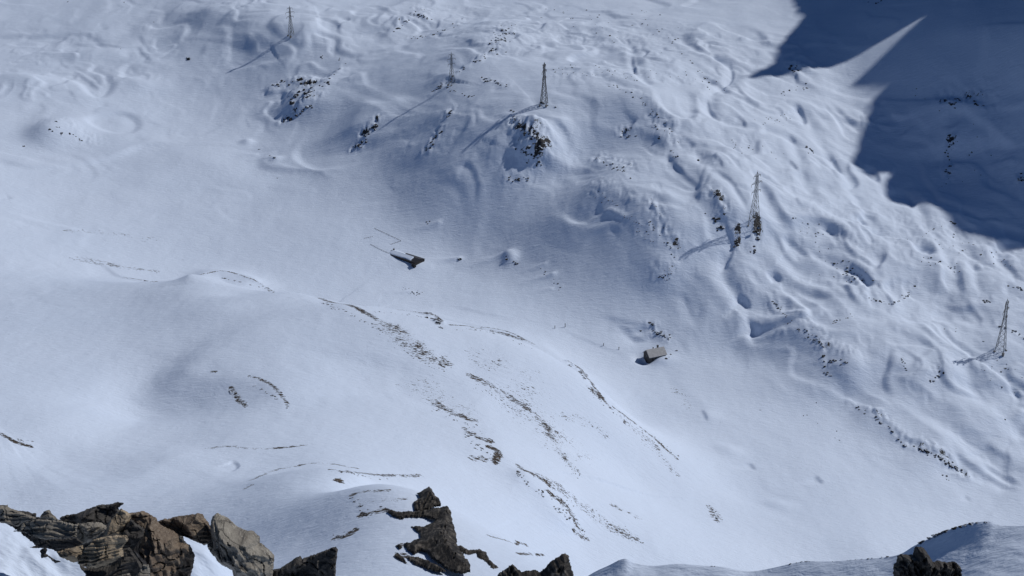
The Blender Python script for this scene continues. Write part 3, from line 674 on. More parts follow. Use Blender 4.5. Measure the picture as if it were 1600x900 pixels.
# ------------------------------------------------------------------ rocks whose face is modelled from a drawn outline
def inside(poly, p):
    x, y = p[:, 0], p[:, 1]; r = np.zeros(len(p), bool); n = len(poly)
    for i in range(n):
        x1, y1 = poly[i]; x2, y2 = poly[(i+1) % n]
        c = ((y1 > y) != (y2 > y)) & (x < (x2-x1)*(y-y1)/((y2-y1) if y2 != y1 else 1e-9) + x1)
        r ^= c
    return r
def edge_dist(poly, p):
    d = np.full(len(p), 1e9); n = len(poly)
    for i in range(n):
        a = poly[i]; b = poly[(i+1) % n]; ab = b - a; L = max(ab @ ab, 1e-12)
        t = np.clip(((p - a) @ ab)/L, 0, 1); q = a + t[:, None]*ab
        d = np.minimum(d, np.hypot(*(p - q).T))
    return d
def rock_from_outline(name, px_poly, depth, thick, mat, step=3.0, seed=0, strata_ang=20.0, strata_amp=0.10, strata_px=9.0, facets=7, jag=1.0, lean=0.0, back=0.8, edge=1.4, drape=None, crag_amp=0.0):
    """px_poly: outline in photo pixels; depth: metres in front of the camera; thick: metres of relief towards the viewer.
    Front and back sheets share the outline, so the rock is a closed body of about `thick`*(1+back) metres."""
    rng = np.random.default_rng(seed)
    P = np.array(px_poly, float)
    out = []
    for i in range(len(P)):
        a, b = P[i], P[(i+1) % len(P)]; L = np.hypot(*(b-a)); n = max(1, int(L/step)); nn = np.array([-(b-a)[1], (b-a)[0]])/max(L, 1e-6)
        for k in range(n):
            t = k/n; j = 0 if k == 0 else rng.normal(0, 0.45*jag)*min(1, L/20) + jag*1.1*float(pn((a + (b-a)*t)[0]/7.0, (a + (b-a)*t)[1]/7.0, seed))
            out.append(a + (b-a)*t + nn*j)
    O = np.array(out)
    lo, hi = O.min(0), O.max(0)
    gx, gy = np.meshgrid(np.arange(lo[0], hi[0], step), np.arange(lo[1], hi[1], step*0.9))
    gx = gx + (np.arange(gx.shape[0])[:, None] % 2)*step*0.5
    G = np.stack([gx.ravel(), gy.ravel()], -1) + rng.uniform(-0.28, 0.28, (gx.size, 2))*step
    G = G[inside(O, G)]; G = G[edge_dist(O, G) > step*0.55]
    pts = [Vector((float(a), float(b))) for a, b in np.vstack([O, G])]
    no = len(O)
    res = delaunay_2d_cdt(pts, [(i, (i+1) % no) for i in range(no)], [], 1, 1e-4)
    vs = np.array([(v.x, v.y) for v in res[0]]); fs = np.array([f for f in res[2] if len(f) == 3], int)
    ed = edge_dist(O, vs); onb = ed < 1e-3
    px2m = depth/F; size = min(hi - lo)
    def relief(sd, amt):
        r2 = np.random.default_rng(sd); h = np.full(len(vs), 9e9)
        for k in range(facets):
            a = r2.uniform(0, 2*math.pi); sl = r2.uniform(0.15, 0.85); c = lo + (hi-lo)*r2.uniform(0.2, 0.8, 2)
            h = np.minimum(h, r2.uniform(0.55, 1.0) + sl*((vs - c) @ [math.cos(a), math.sin(a)])/size*1.6)
        h = np.clip(h, 0.12, 1.2)
        a = R(strata_ang); s = (-vs[:, 0]*math.sin(a) + vs[:, 1]*math.cos(a))/strata_px + 0.8*pn(vs[:, 0]/40, vs[:, 1]/40, sd)
        saw = (s - np.floor(s)); am = 0.5 + 0.9*np.abs(pn(vs[:, 0]/30, vs[:, 1]/12, sd + 3))
        h = h + strata_amp*2.0*(np.clip(saw*3, 0, 1) - saw)*am*np.clip(0.4 + 1.6*pn(vs[:, 0]/34, vs[:, 1]/34, sd + 2), 0, 1.3) + 0.07*fbm(vs[:, 0]/16, vs[:, 1]/16, 3, sd + 5)
        if crag_amp:
            h = h + crag_amp*(fbm(vs[:, 0]/9, vs[:, 1]/13, 3, sd + 21) + 0.9*(1 - 2*np.abs(pn(vs[:, 0]/7 + vs[:, 1]/22, vs[:, 1]/16, sd + 23))))
        # cracks
        cr = np.abs(pn(vs[:, 0]/26, vs[:, 1]/26, sd + 9)); h = h - 0.14*np.exp(-(cr/0.03)**2)*(pn(vs[:, 0]/50, vs[:, 1]/50, sd + 11) > -0.1)
        lim = edge*ed/size*2.2
        return amt*np.clip(np.minimum(h, 0.12 + lim), 0, None)*np.where(onb, 0, 1)
    f = relief(seed*7 + 1, thick); b = relief(seed*7 + 2, thick*back)
    if drape is None: plane = at_depth(vs[:, 0], vs[:, 1], depth) + np.outer((vs[:, 1] - vs[:, 1].mean())*px2m*(-lean), VIEW)
    else:                                   # the rock lies on the slope: follow its distance
        gx = np.linspace(lo[0], hi[0], 9); gy = np.linspace(lo[1], hi[1], 14); mx, my = np.meshgrid(np.minimum(gx, drape), gy)
        dt = ((hit(mx.ravel(), my.ravel()) - [0, 0, CAMZ]) @ VIEW).reshape(mx.shape)
        u = np.clip((vs[:, 0]-lo[0])/(hi[0]-lo[0])*8, 0, 7.999); w = np.clip((vs[:, 1]-lo[1])/(hi[1]-lo[1])*13, 0, 12.999); i = u.astype(int); j = w.astype(int); u = u - i; w = w - j
        dv = (dt[j, i]*(1-u) + dt[j, i+1]*u)*(1-w) + (dt[j+1, i]*(1-u) + dt[j+1, i+1]*u)*w
        dv = dv - 0.6
        c, sn = math.cos(PITCH), math.sin(PITCH); a_ = (vs[:, 0]-800)/F*dv; b_ = -(vs[:, 1]-450)/F*dv
        plane = np.stack([a_, c*dv + b_*sn, CAMZ - sn*dv + b_*c], -1)
    outw = -VIEW if drape is None else np.array([0.25, -0.55, 0.75])/0.963
    front = plane + f[:, None]*outw; bk = plane + b[:, None]*VIEW
    idx = np.arange(len(vs)); bi = np.where(onb, idx, len(vs) + idx)
    V = np.vstack([front, bk]); Fb = bi[fs][:, ::-1]
    F_ = np.vstack([fs, Fb])
    c = V.mean(0); c[2] = V[:, 2].min()
    # photo y points down, so the 2-D winding is mirrored: flip to face outwards
    o = mesh_np(name, V - c, F_[:, ::-1], mat, smooth=False, loc=c)
    bm = bmesh.new(); bm.from_mesh(o.data); bmesh.ops.delete(bm, geom=[v for v in bm.verts if not v.link_faces], context='VERTS')
    bmesh.ops.recalc_face_normals(bm, faces=bm.faces); bm.to_mesh(o.data); bm.free()
    return o
def z4(l): return [(x/5.714, 770 + y/5.714) for x, y in l]
def z5(l): return [(250 + x/5.714, 770 + y/5.714) for x, y in l]

# ------------------------------------------------------------------ snow crests of the camera's own summit
def near_ridge(name, sky_px, r_crest, front, back, mat, label, face=0.0, face_w=2.0, amp=0.05, sc=1.0, nu=260, nv=150, length=6.0, seed=3, faceprof=None, base_px=None):
    """a snow crest with the given skyline, r_crest metres away; the snow in front of it slopes with gradient `front`"""
    S = np.array(sky_px, float); q = densify(S, 8)
    d = rays(q[:, 0], q[:, 1]); az = np.arctan2(d[:, 0], d[:, 1]); el = d[:, 2]/np.hypot(d[:, 0], d[:, 1])
    o_ = np.argsort(az); az = az[o_]; el = el[o_]
    A = np.linspace(az[0], az[-1], nu); E = np.interp(A, az, el)
    zc = CAMZ + E*r_crest
    t = np.concatenate([-np.linspace(1, 0, nv)**1.6*length, np.linspace(0.01, 1, 40)**1.5*length*2.0])
    Ag, T = np.meshgrid(A, t); Zg = np.repeat(zc[None], len(t), 0)
    fz = np.interp(A, A, np.ones_like(A)) if faceprof is None else np.interp(A, np.arctan2(*rays(np.array([p for p, _ in faceprof]), np.full(len(faceprof), 850.)).T[:2]), [v for _, v in faceprof])
    Rg = r_crest + T
    x = Rg*np.sin(Ag); y = Rg*np.cos(Ag)
    up = np.maximum(-T, 0)
    Zg = Zg - front*up - face*fz[None, :]*(1 - np.exp(-up/face_w)) - np.maximum(T, 0)*back
    if base_px is not None:                 # the snow in front lies lower than the crest and does not follow its curve
        bq = densify(base_px, 6); bd = rays(bq[:, 0], bq[:, 1]); ba = np.arctan2(bd[:, 0], bd[:, 1]); be = bd[:, 2]/np.hypot(bd[:, 0], bd[:, 1])
        z2 = CAMZ + np.interp(A, ba, be)*r_crest
        Zg = np.where(T <= 0, z2[None] + (zc - z2)[None]*np.exp(-(up/face_w)**1.5) - front*up, Zg)
    fade = sst(0.0, 0.6*sc, up) + 0.15
    n = fbm(x/(1.6*sc), y/(1.6*sc), 5, seed, 0.5) + 0.5*fbm(x/(0.35*sc)*0.7 + y/(0.35*sc)*0.7, (y - x)/(0.9*sc), 3, seed+9)
    Zg = Zg + amp*n*fade*(T <= 0)
    o = mesh_np(name, np.stack([x, y, Zg], -1).reshape(-1, 3), grid_faces(nu, len(t)), mat)
    return tag(o, label, kind='structure')
near_ridge('summit_snow', [(-180,806),(-60,812),(0,817),(60,830),(110,832),(200,822),(280,836),(330,850),(365,885),(390,915),(450,960)], 5.9, 0.30, 1.1, M_SNOW_NEAR,
           'sunlit snow bank on the summit among the foreground rocks', amp=0.035, sc=0.35, length=2.2, nu=240, seed=4)
near_ridge('snow_crest', [(880,925),(925,896),(950,884),(975,873),(992,880),(1020,884),(1060,881),(1100,884),(1130,886),(1170,893),(1205,888),(1240,880),(1262,877),(1300,877),(1340,874),(1400,868),
           (1430,852),(1460,838),(1490,825),(1520,817),(1545,815),(1562,821),(1600,822),(1680,824),(1760,830)], 52.0, 0.10, 1.4, M_SNOW_MID,
           'snow crest below the summit with a rocky edge', amp=0.055, sc=2.0, length=14.0, nu=420, nv=190, seed=8, face=0.0, face_w=0.75, base_px=[(860,935),(925,899),(975,886),(1060,886),(1130,889),(1205,890),(1262,884),(1340,879),(1400,873),(1445,858),(1500,845),(1540,834),(1600,827),(1700,830),(1780,834)],
           faceprof=[(900,0.2),(1300,0.25),(1400,0.6),(1450,1.0),(1520,0.6),(1560,0.15),(1600,0.05)])

# foreground rock pile
FG = [
 ('rock', z4([(40,262),(150,215),(330,215),(540,240),(720,215),(900,200),(1100,170),(1300,220),(1600,330),(1680,480),(1650,760),(900,790),(740,640),(500,520),(330,470),(180,350)]), 6.02, 0.10, 'd', -20, 9, 'dark rock bed that shows in the gaps between the piled rocks'),
 ('rock_slab', z4([(-60,95),(0,110),(68,105),(72,125),(160,160),(330,225),(300,242),(205,270),(160,300),(100,282),(0,262),(-60,258)]), 5.80, 0.07, 'g', 8, 6, 'flat grey brown rock slab at the left edge of the rock pile'),
 ('rock', z4([(145,162),(220,163),(325,185),(322,228),(250,232),(170,190)]), 5.95, 0.05, 'd', 8, 9, 'small dark rock poking up behind the grey slabs at left'),
 ('rock_slab', z4([(195,270),(330,236),(540,250),(690,285),(686,402),(400,418),(285,385),(200,350),(118,345),(180,320)]), 5.66, 0.06, 'g', 8, 6, 'smooth grey rock slab with wood like grain, lying on the pile'),
 ('rock', z4([(350,230),(388,168),(440,150),(462,190),(535,255),(450,262),(360,245)]), 5.90, 0.06, 'g', -40, 9, 'small pointed grey stone standing behind the smooth slab'),
 ('rock', z4([(525,225),(600,195),(700,180),(880,107),(1000,100),(1050,80),(1105,95),(1055,132),(1062,165),(1010,240),(960,300),(880,300),(720,272),(690,300),(570,255)]), 5.86, 0.12, 'd', -22, 8, 'jagged black rock with a beak at the top of the pile'),
 ('rock', z4([(685,275),(800,262),(905,268),(965,315),(850,425),(740,460),(685,410)]), 5.74, 0.08, 'g', -25, 7, 'greenish brown split rock below the black beaked rock'),
 ('rock', z4([(820,425),(930,360),(1000,225),(1080,140),(1172,190),(1168,245),(1120,330),(1100,380),(1040,395),(930,410)]), 5.68, 0.10, 't', -50, 12, 'smooth tan rock leaning against the black rock'),
 ('rock', z4([(1085,375),(1130,290),(1165,230),(1290,330),(1275,400),(1210,460),(1130,490),(1100,450)]), 5.66, 0.09, 'd', -30, 9, 'black fractured stone in the cleft right of the tan rock'),
 ('boulder', z4([(1150,182),(1270,165),(1320,187),(1392,232),(1425,290),(1590,370),(1600,440),(1690,470),(1735,560),(1715,690),(1690,790),(1340,790),(1300,640),(1200,500),(1280,380),(1170,260)]), 5.75, 0.20, 'r', 68, 10, 'big rusty brown boulder in the middle of the rock pile'),
 ('rock', z4([(840,415),(960,385),(1140,380),(1147,420),(1092,490),(1102,565),(960,645),(870,672),(742,657),(698,612),(755,500)]), 5.50, 0.10, 't', -12, 5, 'tan layered rock with pale curled edges at the front of the pile'),
 ('rock', z4([(265,490),(420,420),(690,403),(745,450),(700,490),(560,505),(430,495)]), 5.60, 0.05, 'd', -8, 6, 'narrow band of dark broken rock under the smooth slab'),
 ('rock', z4([(505,525),(600,500),(745,465),(722,605),(660,625),(540,570)]), 5.52, 0.06, 't', -15, 10, 'small ochre rock at the edge of the foreground snow'),
 ('rock', z4([(690,620),(745,660),(870,675),(1000,640),(1110,570),(1150,480),(1265,640),(1285,700),(1240,800),(760,800),(770,720)]), 5.56, 0.10, 'd', -18, 6, 'dark layered rock at the foot of the pile'),
 ('stone', z4([(1250,690),(1275,642),(1325,638),(1342,720),(1330,800),(1180,800),(1190,740)]), 5.48, 0.06, 'g', 10, 9, 'small angular grey stone at the bottom edge of the pile'),
 ('stone', z4([(1040,748),(1100,725),(1160,720),(1180,760),(1170,810),(1040,810)]), 5.46, 0.04, 'g', 10, 9, 'pale stone half under snow at the bottom of the pile'),
 ('rock', z4([(355,520),(400,480),(425,510),(410,545),(480,590),(545,615),(490,630),(430,570),(370,585)]), 5.50, 0.025, 'd', 30, 6, 'thin crooked dark rock sticking out of the foreground snow'),
 ('rock', z5([(-20,250),(130,215),(350,183),(382,190),(440,290),(478,330),(472,430),(400,470),(365,450),(300,420),(240,395),(150,372),(60,340),(-30,320)]), 5.84, 0.12, 'r', 12, 8, 'brown lichen spotted block with a pale quartz vein, left of the split'),
 ('rock', z5([(430,500),(425,440),(475,400),(490,460),(520,585),(470,560)]), 5.78, 0.08, 'g', 60, 8, 'grey wedge of rock jammed in the split between two blocks'),
 ('boulder', z5([(452,292),(468,212),(510,180),(600,225),(680,300),(760,335),(830,345),(892,400),(890,450),(970,510),(1022,570),(1012,680),(1000,800),(675,800),(652,685),(560,640),(512,592),(478,520),(474,400)]), 5.80, 0.20, 'v', 62, 11, 'large grey boulder with pale lichen and white swirls right of the split'),
 ('rock', z5([(1000,690),(1080,672),(1160,615),(1250,560),(1272,592),(1400,540),(1570,480),(1588,505),(1578,600),(1562,800),(940,800),(960,740)]), 5.85, 0.14, 'd', 78, 9, 'dark ribbed rock with a tilted top at the right end of the pile'),
]
MG = rock_material('grey_schist', GREY, strata=(0.12, 0.3, 1), freq=26, bump=0.012, vein=0.25, scale=1.6)
MT = rock_material('tan_schist', TAN, strata=(0.3, 0.3, 1), freq=20, bump=0.012, vein=0.25, scale=1.6)
MD = rock_material('dark_schist', DARK, strata=(0.35, 0.2, 1), freq=24, bump=0.014, lichen=0.25, scale=1.6)
MR = rock_material('rusty_schist', RUST, strata=(0.8, 0.2, 0.6), freq=20, bump=0.014, vein=0.3, lichen=0.7, scale=1.6)
MV = rock_material('veined_schist', GREY, strata=(0.8, 0.1, 0.5), freq=15, bump=0.014, vein=0.9, lichen=0.8, scale=1.6, patch=(0.16, 0.12, 0.085))
MM = dict(g=MG, t=MT, d=MD, r=MR, v=MV)
for k, (nm, poly, dep, th, mk, sa, sp, lab) in enumerate(FG):
    o = rock_from_outline(nm, poly, dep, th, MM[mk], step=1.5, seed=20 + k, strata_ang=sa, strata_px=sp, strata_amp=0.13, jag=0.9, facets=9)
    tag(o, lab, 'rock', 'foreground rock pile')

# rock right of centre, near the camera, and the pillar with its neighbours on the rib below
M_NEAR_R = rock_material('dark_summit_rock', DARK, strata=(0.9, 0.1, 0.4), freq=9, bump=0.02, lichen=0.3, scale=0.9, patch=(0.075, 0.05, 0.032))
def z7(l): return [(1380 + x/7.273, 800 + y/7.273) for x, y in l]
tag(rock_from_outline('boulder', z7([(120,600),(155,570),(160,510),(200,475),(260,480),(340,490),(365,400),(430,390),(470,425),(520,500),(560,570),(620,550),(730,575),(790,560),(840,580),(875,630),(890,730),(895,820),(110,820)]),
    14.0, 0.30, M_NEAR_R, step=1.5, seed=61, strata_ang=75, strata_px=8, strata_amp=0.25, crag_amp=0.16, jag=1.2), 'dark jagged boulder with a rusty tip cut by the bottom edge at right', 'rock')
def z6(l): return [(510 + x/5.293, 730 + y/5.293) for x, y in l]
def on_ground_depth(px, py, off=0.0):
    p = hit([px], [py])[0]; return float((p - [0, 0, CAMZ]) @ VIEW) + off
DP = on_ground_depth(655, 893) + 3.0
PIL = [
 ('rock_pillar', [(500,370),(520,352),(620,372),(740,365),(850,350),(960,325),(1005,325),(1028,370),(1045,470),(1068,540),(1080,640),(1110,700),(1180,790),(1195,870),(1120,885),(1030,865),(960,820),(900,770),(870,760),
   (830,700),(780,690),(715,720),(670,690),(640,630),(700,620),(740,600),(775,590),(760,540),(700,490),(790,490),(880,460),(905,440),(820,415),(650,415),(630,430),(560,410)], 0.0, 5.0, 'tall black rock pillar with a flat brown shoulder below the snow rib', 72),
 ('rock', [(725,360),(720,290),(780,255),(745,215),(800,190),(845,160),(872,180),(895,235),(930,260),(948,318),(860,345),(780,365)], 14.0, 3.5, 'dark rock tower with a snow spot standing behind the tall pillar', 75),
 ('rock', [(665,745),(740,740),(830,770),(900,800),(990,855),(985,870),(900,865),(800,825),(720,800)], -4.0, 2.0, 'long low brown rock ledge at the foot of the pillar', 25),
 ('rock', [(555,735),(580,708),(630,735),(655,775),(690,805),(620,780)], -5.0, 1.2, 'small dark ledge left of the brown ledge', 25),
 ('rock', [(570,650),(600,635),(630,660),(605,685)], -3.0, 0.9, 'small dark stone left of the pillar foot', 25),
 ('rock', [(1085,650),(1110,645),(1180,685),(1270,680),(1325,705),(1345,765),(1425,830),(1385,842),(1300,765),(1260,745),(1240,705),(1180,722),(1120,700)], 12.0, 2.0, 'arched dark rock rim on the slope right of the pillar', 30),
 ('rock', [(500,370),(515,355),(640,430),(600,425)], -1.5, 1.0, 'thin brown edge of the shoulder left of the pillar', 10),
]
for k, (nm, poly, off, th, lab, sa) in enumerate(PIL):
    zp = np.array(z6(poly)); jb = int(np.argmax(zp[:, 1])); dd = DP if k == 0 else on_ground_depth(zp[:, 0].mean(), zp[:, 1].max() - 2.0) + 0.3*th
    tag(rock_from_outline(nm, z6(poly), dd, th*1.3, M_PILLAR, step=1.4, seed=80 + k, strata_ang=sa, strata_px=7, strata_amp=0.28, crag_amp=0.22, jag=1.2, drape=(2000 if 'rim' in lab else 640)), lab, 'rock', 'rocks of the pillar rib')
def z2(l): return [(534 + x/2.996, 600 + y/2.996) for x, y in l]
D2 = DP - 30
for k, (poly, lab) in enumerate([
 ([(735,885),(800,843),(840,880),(900,870),(930,880),(985,825),(1045,788),(1060,800),(1085,890),(1095,920),(720,920)], 'low black rock crest with a peak on its right at the bottom edge'),]):
    tag(rock_from_outline('rock', z2(poly), D2, 4.0, M_PILLAR, step=1.5, seed=95 + k, strata_ang=60, strata_px=8, strata_amp=0.25, crag_amp=0.2, jag=1.2), lab, 'rock', 'rocks of the pillar rib')

# ------------------------------------------------------------------ bars and boxes
class MB:
    def __init__(s): s.v = []; s.f = []
    def bar(s, a, b, w, w2=None):
        a = np.array(a, float); b = np.array(b, float); d = b - a; d /= max(np.linalg.norm(d), 1e-9); w2 = w if w2 is None else w2
        u = np.cross(d, [0, 0, 1] if abs(d[2]) < 0.9 else [1, 0, 0]); u /= np.linalg.norm(u); v = np.cross(d, u); n = len(s.v)
        for p, q in ((a, w), (b, w2)):
            for i, j in ((-1, -1), (1, -1), (1, 1), (-1, 1)): s.v.append(p + u*i*q/2 + v*j*q/2)
        s.f += [(n, n+1, n+5, n+4), (n+1, n+2, n+6, n+5), (n+2, n+3, n+7, n+6), (n+3, n, n+4, n+7), (n+3, n+2, n+1, n), (n+4, n+5, n+6, n+7)]
        return s
    def box(s, lo, hi):
        n = len(s.v); (a, b, c), (d, e, f) = lo, hi
        s.v += [np.array(p, float) for p in ((a, b, c), (d, b, c), (d, e, c), (a, e, c), (a, b, f), (d, b, f), (d, e, f), (a, e, f))]
        s.f += [(n+3, n+2, n+1, n), (n+4, n+5, n+6, n+7), (n, n+1, n+5, n+4), (n+1, n+2, n+6, n+5), (n+2, n+3, n+7, n+6), (n+3, n, n+4, n+7)]
        return s
    def poly(s, verts, faces):
        n = len(s.v); s.v += [np.array(p, float) for p in verts]; s.f += [tuple(i + n for i in f) for f in faces]; return s
    def build(s, name, mat, parent=None, loc=None, smooth=False):
        me = bpy.data.meshes.new(name); me.from_pydata([tuple(map(float, p)) for p in s.v], [], s.f); me.update()
        if mat: me.materials.append(mat)
        if smooth:
            for p in me.polygons: p.use_smooth = True
        o = bpy.data.objects.new(name, me); COL.objects.link(o)
        if parent: o.parent = parent
        if loc is not None: o.location = loc
        return o
def plain(name, col, rough=0.8, metal=0.0, var=0.25, scale=1.5, bump=0.0):
    m, nt, li, bs = nodes_of(name); tc = nt.new('ShaderNodeTexCoord'); n = noise_node(nt, li, tc.outputs['Object'], scale, 5, 0.6)
    li.new(mixc(nt, li, maprange(nt, li, n.outputs[0], 0.3, 0.7), tuple(c*(1-var) for c in col), tuple(min(c*(1+var), 0.95) for c in col)), bs.inputs['Base Color'])
    bs.inputs['Roughness'].default_value = rough; bs.inputs['Metallic'].default_value = metal
    if bump:
        bp = nt.new('ShaderNodeBump'); bp.inputs['Distance'].default_value = bump; li.new(n.outputs[0], bp.inputs['Height']); li.new(bp.outputs[0], bs.inputs['Normal'])
    return m

# ------------------------------------------------------------------ power line pylons
M_STEEL = plain('weathered_galvanised_steel', (0.085, 0.088, 0.095), 0.6, 0.3)
M_INS = plain('insulator_glaze', (0.10, 0.07, 0.05), 0.3)
M_CONC = plain('footing_concrete', (0.20, 0.19, 0.18), 0.9)
def pylon(base, H, rz, label, thick=1.0, foot=2.0):
    root = empty('power_pylon', base, rz); tag(root, label, 'pylon', 'pylons of the power line')
    hw = lambda t: np.interp(t, [0, 0.62, 0.93, 1.0], [3.1, 0.95, 0.62, 0.06])*H/40.0
    C4 = [(-1, -1), (1, -1), (1, 1), (-1, 1)]
    lv = [0, 0.13, 0.25, 0.36, 0.46, 0.55, 0.64, 0.715, 0.79, 0.86, 0.93]
    for sx, sy in C4:
        m = MB()
        ll = lv + [1.0]
        for q, a in enumerate(ll):
            w = 0.18*thick*(1 - 0.4*a)
            m.v += [np.array((sx*hw(a) + i*w, sy*hw(a) + j*w, a*H - (foot if a == 0 else 0))) for i, j in ((-1, -1), (1, -1), (1, 1), (-1, 1))]
            if q: n = 4*q; m.f += [(n-4+i, n-4+(i+1) % 4, n+(i+1) % 4, n+i) for i in range(4)]
        m.f += [(3, 2, 1, 0), tuple(range(4*len(ll)-4, 4*len(ll)))]
        m.build('leg', M_STEEL, root)
        MB().box((sx*hw(0)-0.7, sy*hw(0)-0.7, -foot), (sx*hw(0)+0.7, sy*hw(0)+0.7, 0.45)).build('footing', M_CONC, root)
    for k in range(4):                       # the lattice of one side, then the next
        m = MB(); (ax, ay), (bx, by) = C4[k], C4[(k+1) % 4]
        for a, b in zip(lv[:-1], lv[1:]):
            p0 = (ax*hw(a), ay*hw(a), a*H); p1 = (bx*hw(a), by*hw(a), a*H); q0 = (ax*hw(b), ay*hw(b), b*H); q1 = (bx*hw(b), by*hw(b), b*H)
            m.bar(p0, q1, 0.17*thick); m.bar(p1, q0, 0.17*thick); m.bar(q0, q1, 0.15*thick)
        m.build('lattice', M_STEEL, root)['kind'] = 'stuff'
    for t, L in ((0.64, 4.6), (0.79, 6.0), (0.925, 3.6)):
        L *= H/40.0
        for s in (-1, 1):
            m = MB(); w = hw(t); tip = (s*(w + L), 0, t*H + 0.35)
            for y in (-1, 1):
                m.bar((s*w, y*w, t*H), tip, 0.24*thick, 0.16*thick); m.bar((s*w, y*w, t*H + 1.5*H/40), tip, 0.2*thick, 0.14*thick)
            for f in (0.33, 0.66):
                x = s*(w + L*f); y = w*(1-f)
                m.bar((x, -y, t*H + 0.35*f), (x, y, t*H + 0.35*f), 0.12*thick); m.bar((x, -y, t*H + 0.35*f), (x, 0, t*H + 1.5*H/40*(1-f) + 0.35*f), 0.1*thick)
            arm = m.build('cross_arm', M_STEEL, root); arm['kind'] = 'stuff'
            g = MB(); 
            for q in range(5): g.bar((tip[0], 0, tip[2] - 0.2 - 0.36*q), (tip[0], 0, tip[2] - 0.2 - 0.36*q - 0.26), 0.30*thick)
            g.bar((tip[0], 0, tip[2]), (tip[0], 0, tip[2] - 2.1), 0.1)
            g.build('insulator', M_INS, arm)['kind'] = 'stuff'
    MB().bar((0, 0, H*0.985), (0, 0, H*1.03), 0.14*thick, 0.08).build('earth_wire_peak', M_STEEL, root)
    return root
PYL = [(1563,548,463,'lattice pylon nearest the right edge, standing on open snow'),
       (1178,352,265,'lattice pylon on the rocky rib right of the dark lobe'),
       (850,163,95,'dark lattice pylon on top of the snowy knob, with a long shadow'),
       (706,132,80,'distant lattice pylon among rocks left of the knob top'),
       (455,55,8,'farthest lattice pylon on the snow mound at the upper left')]
pb = hit([p[0] for p in PYL], [p[1] for p in PYL])
for k, (x, yb, yt, lab) in enumerate(PYL):
    b = pb[k]; rd = rays(np.array([x]), np.array([yt]))[0]
    H = CAMZ + rd[2]/np.hypot(*rd[:2])*np.hypot(*b[:2]) - b[2]
    nb = pb[min(k+1, 4)] - pb[max(k-1, 0)]; ang = math.atan2(nb[1], nb[0]) + math.pi/2
    # arms stand across the line
    pylon((b[0], b[1], b[2] - 0.3), H/1.03, ang + (0.5 if k == 2 else 0.0), lab, thick=[0.72, 0.66, 1.05, 0.5, 0.65][k])

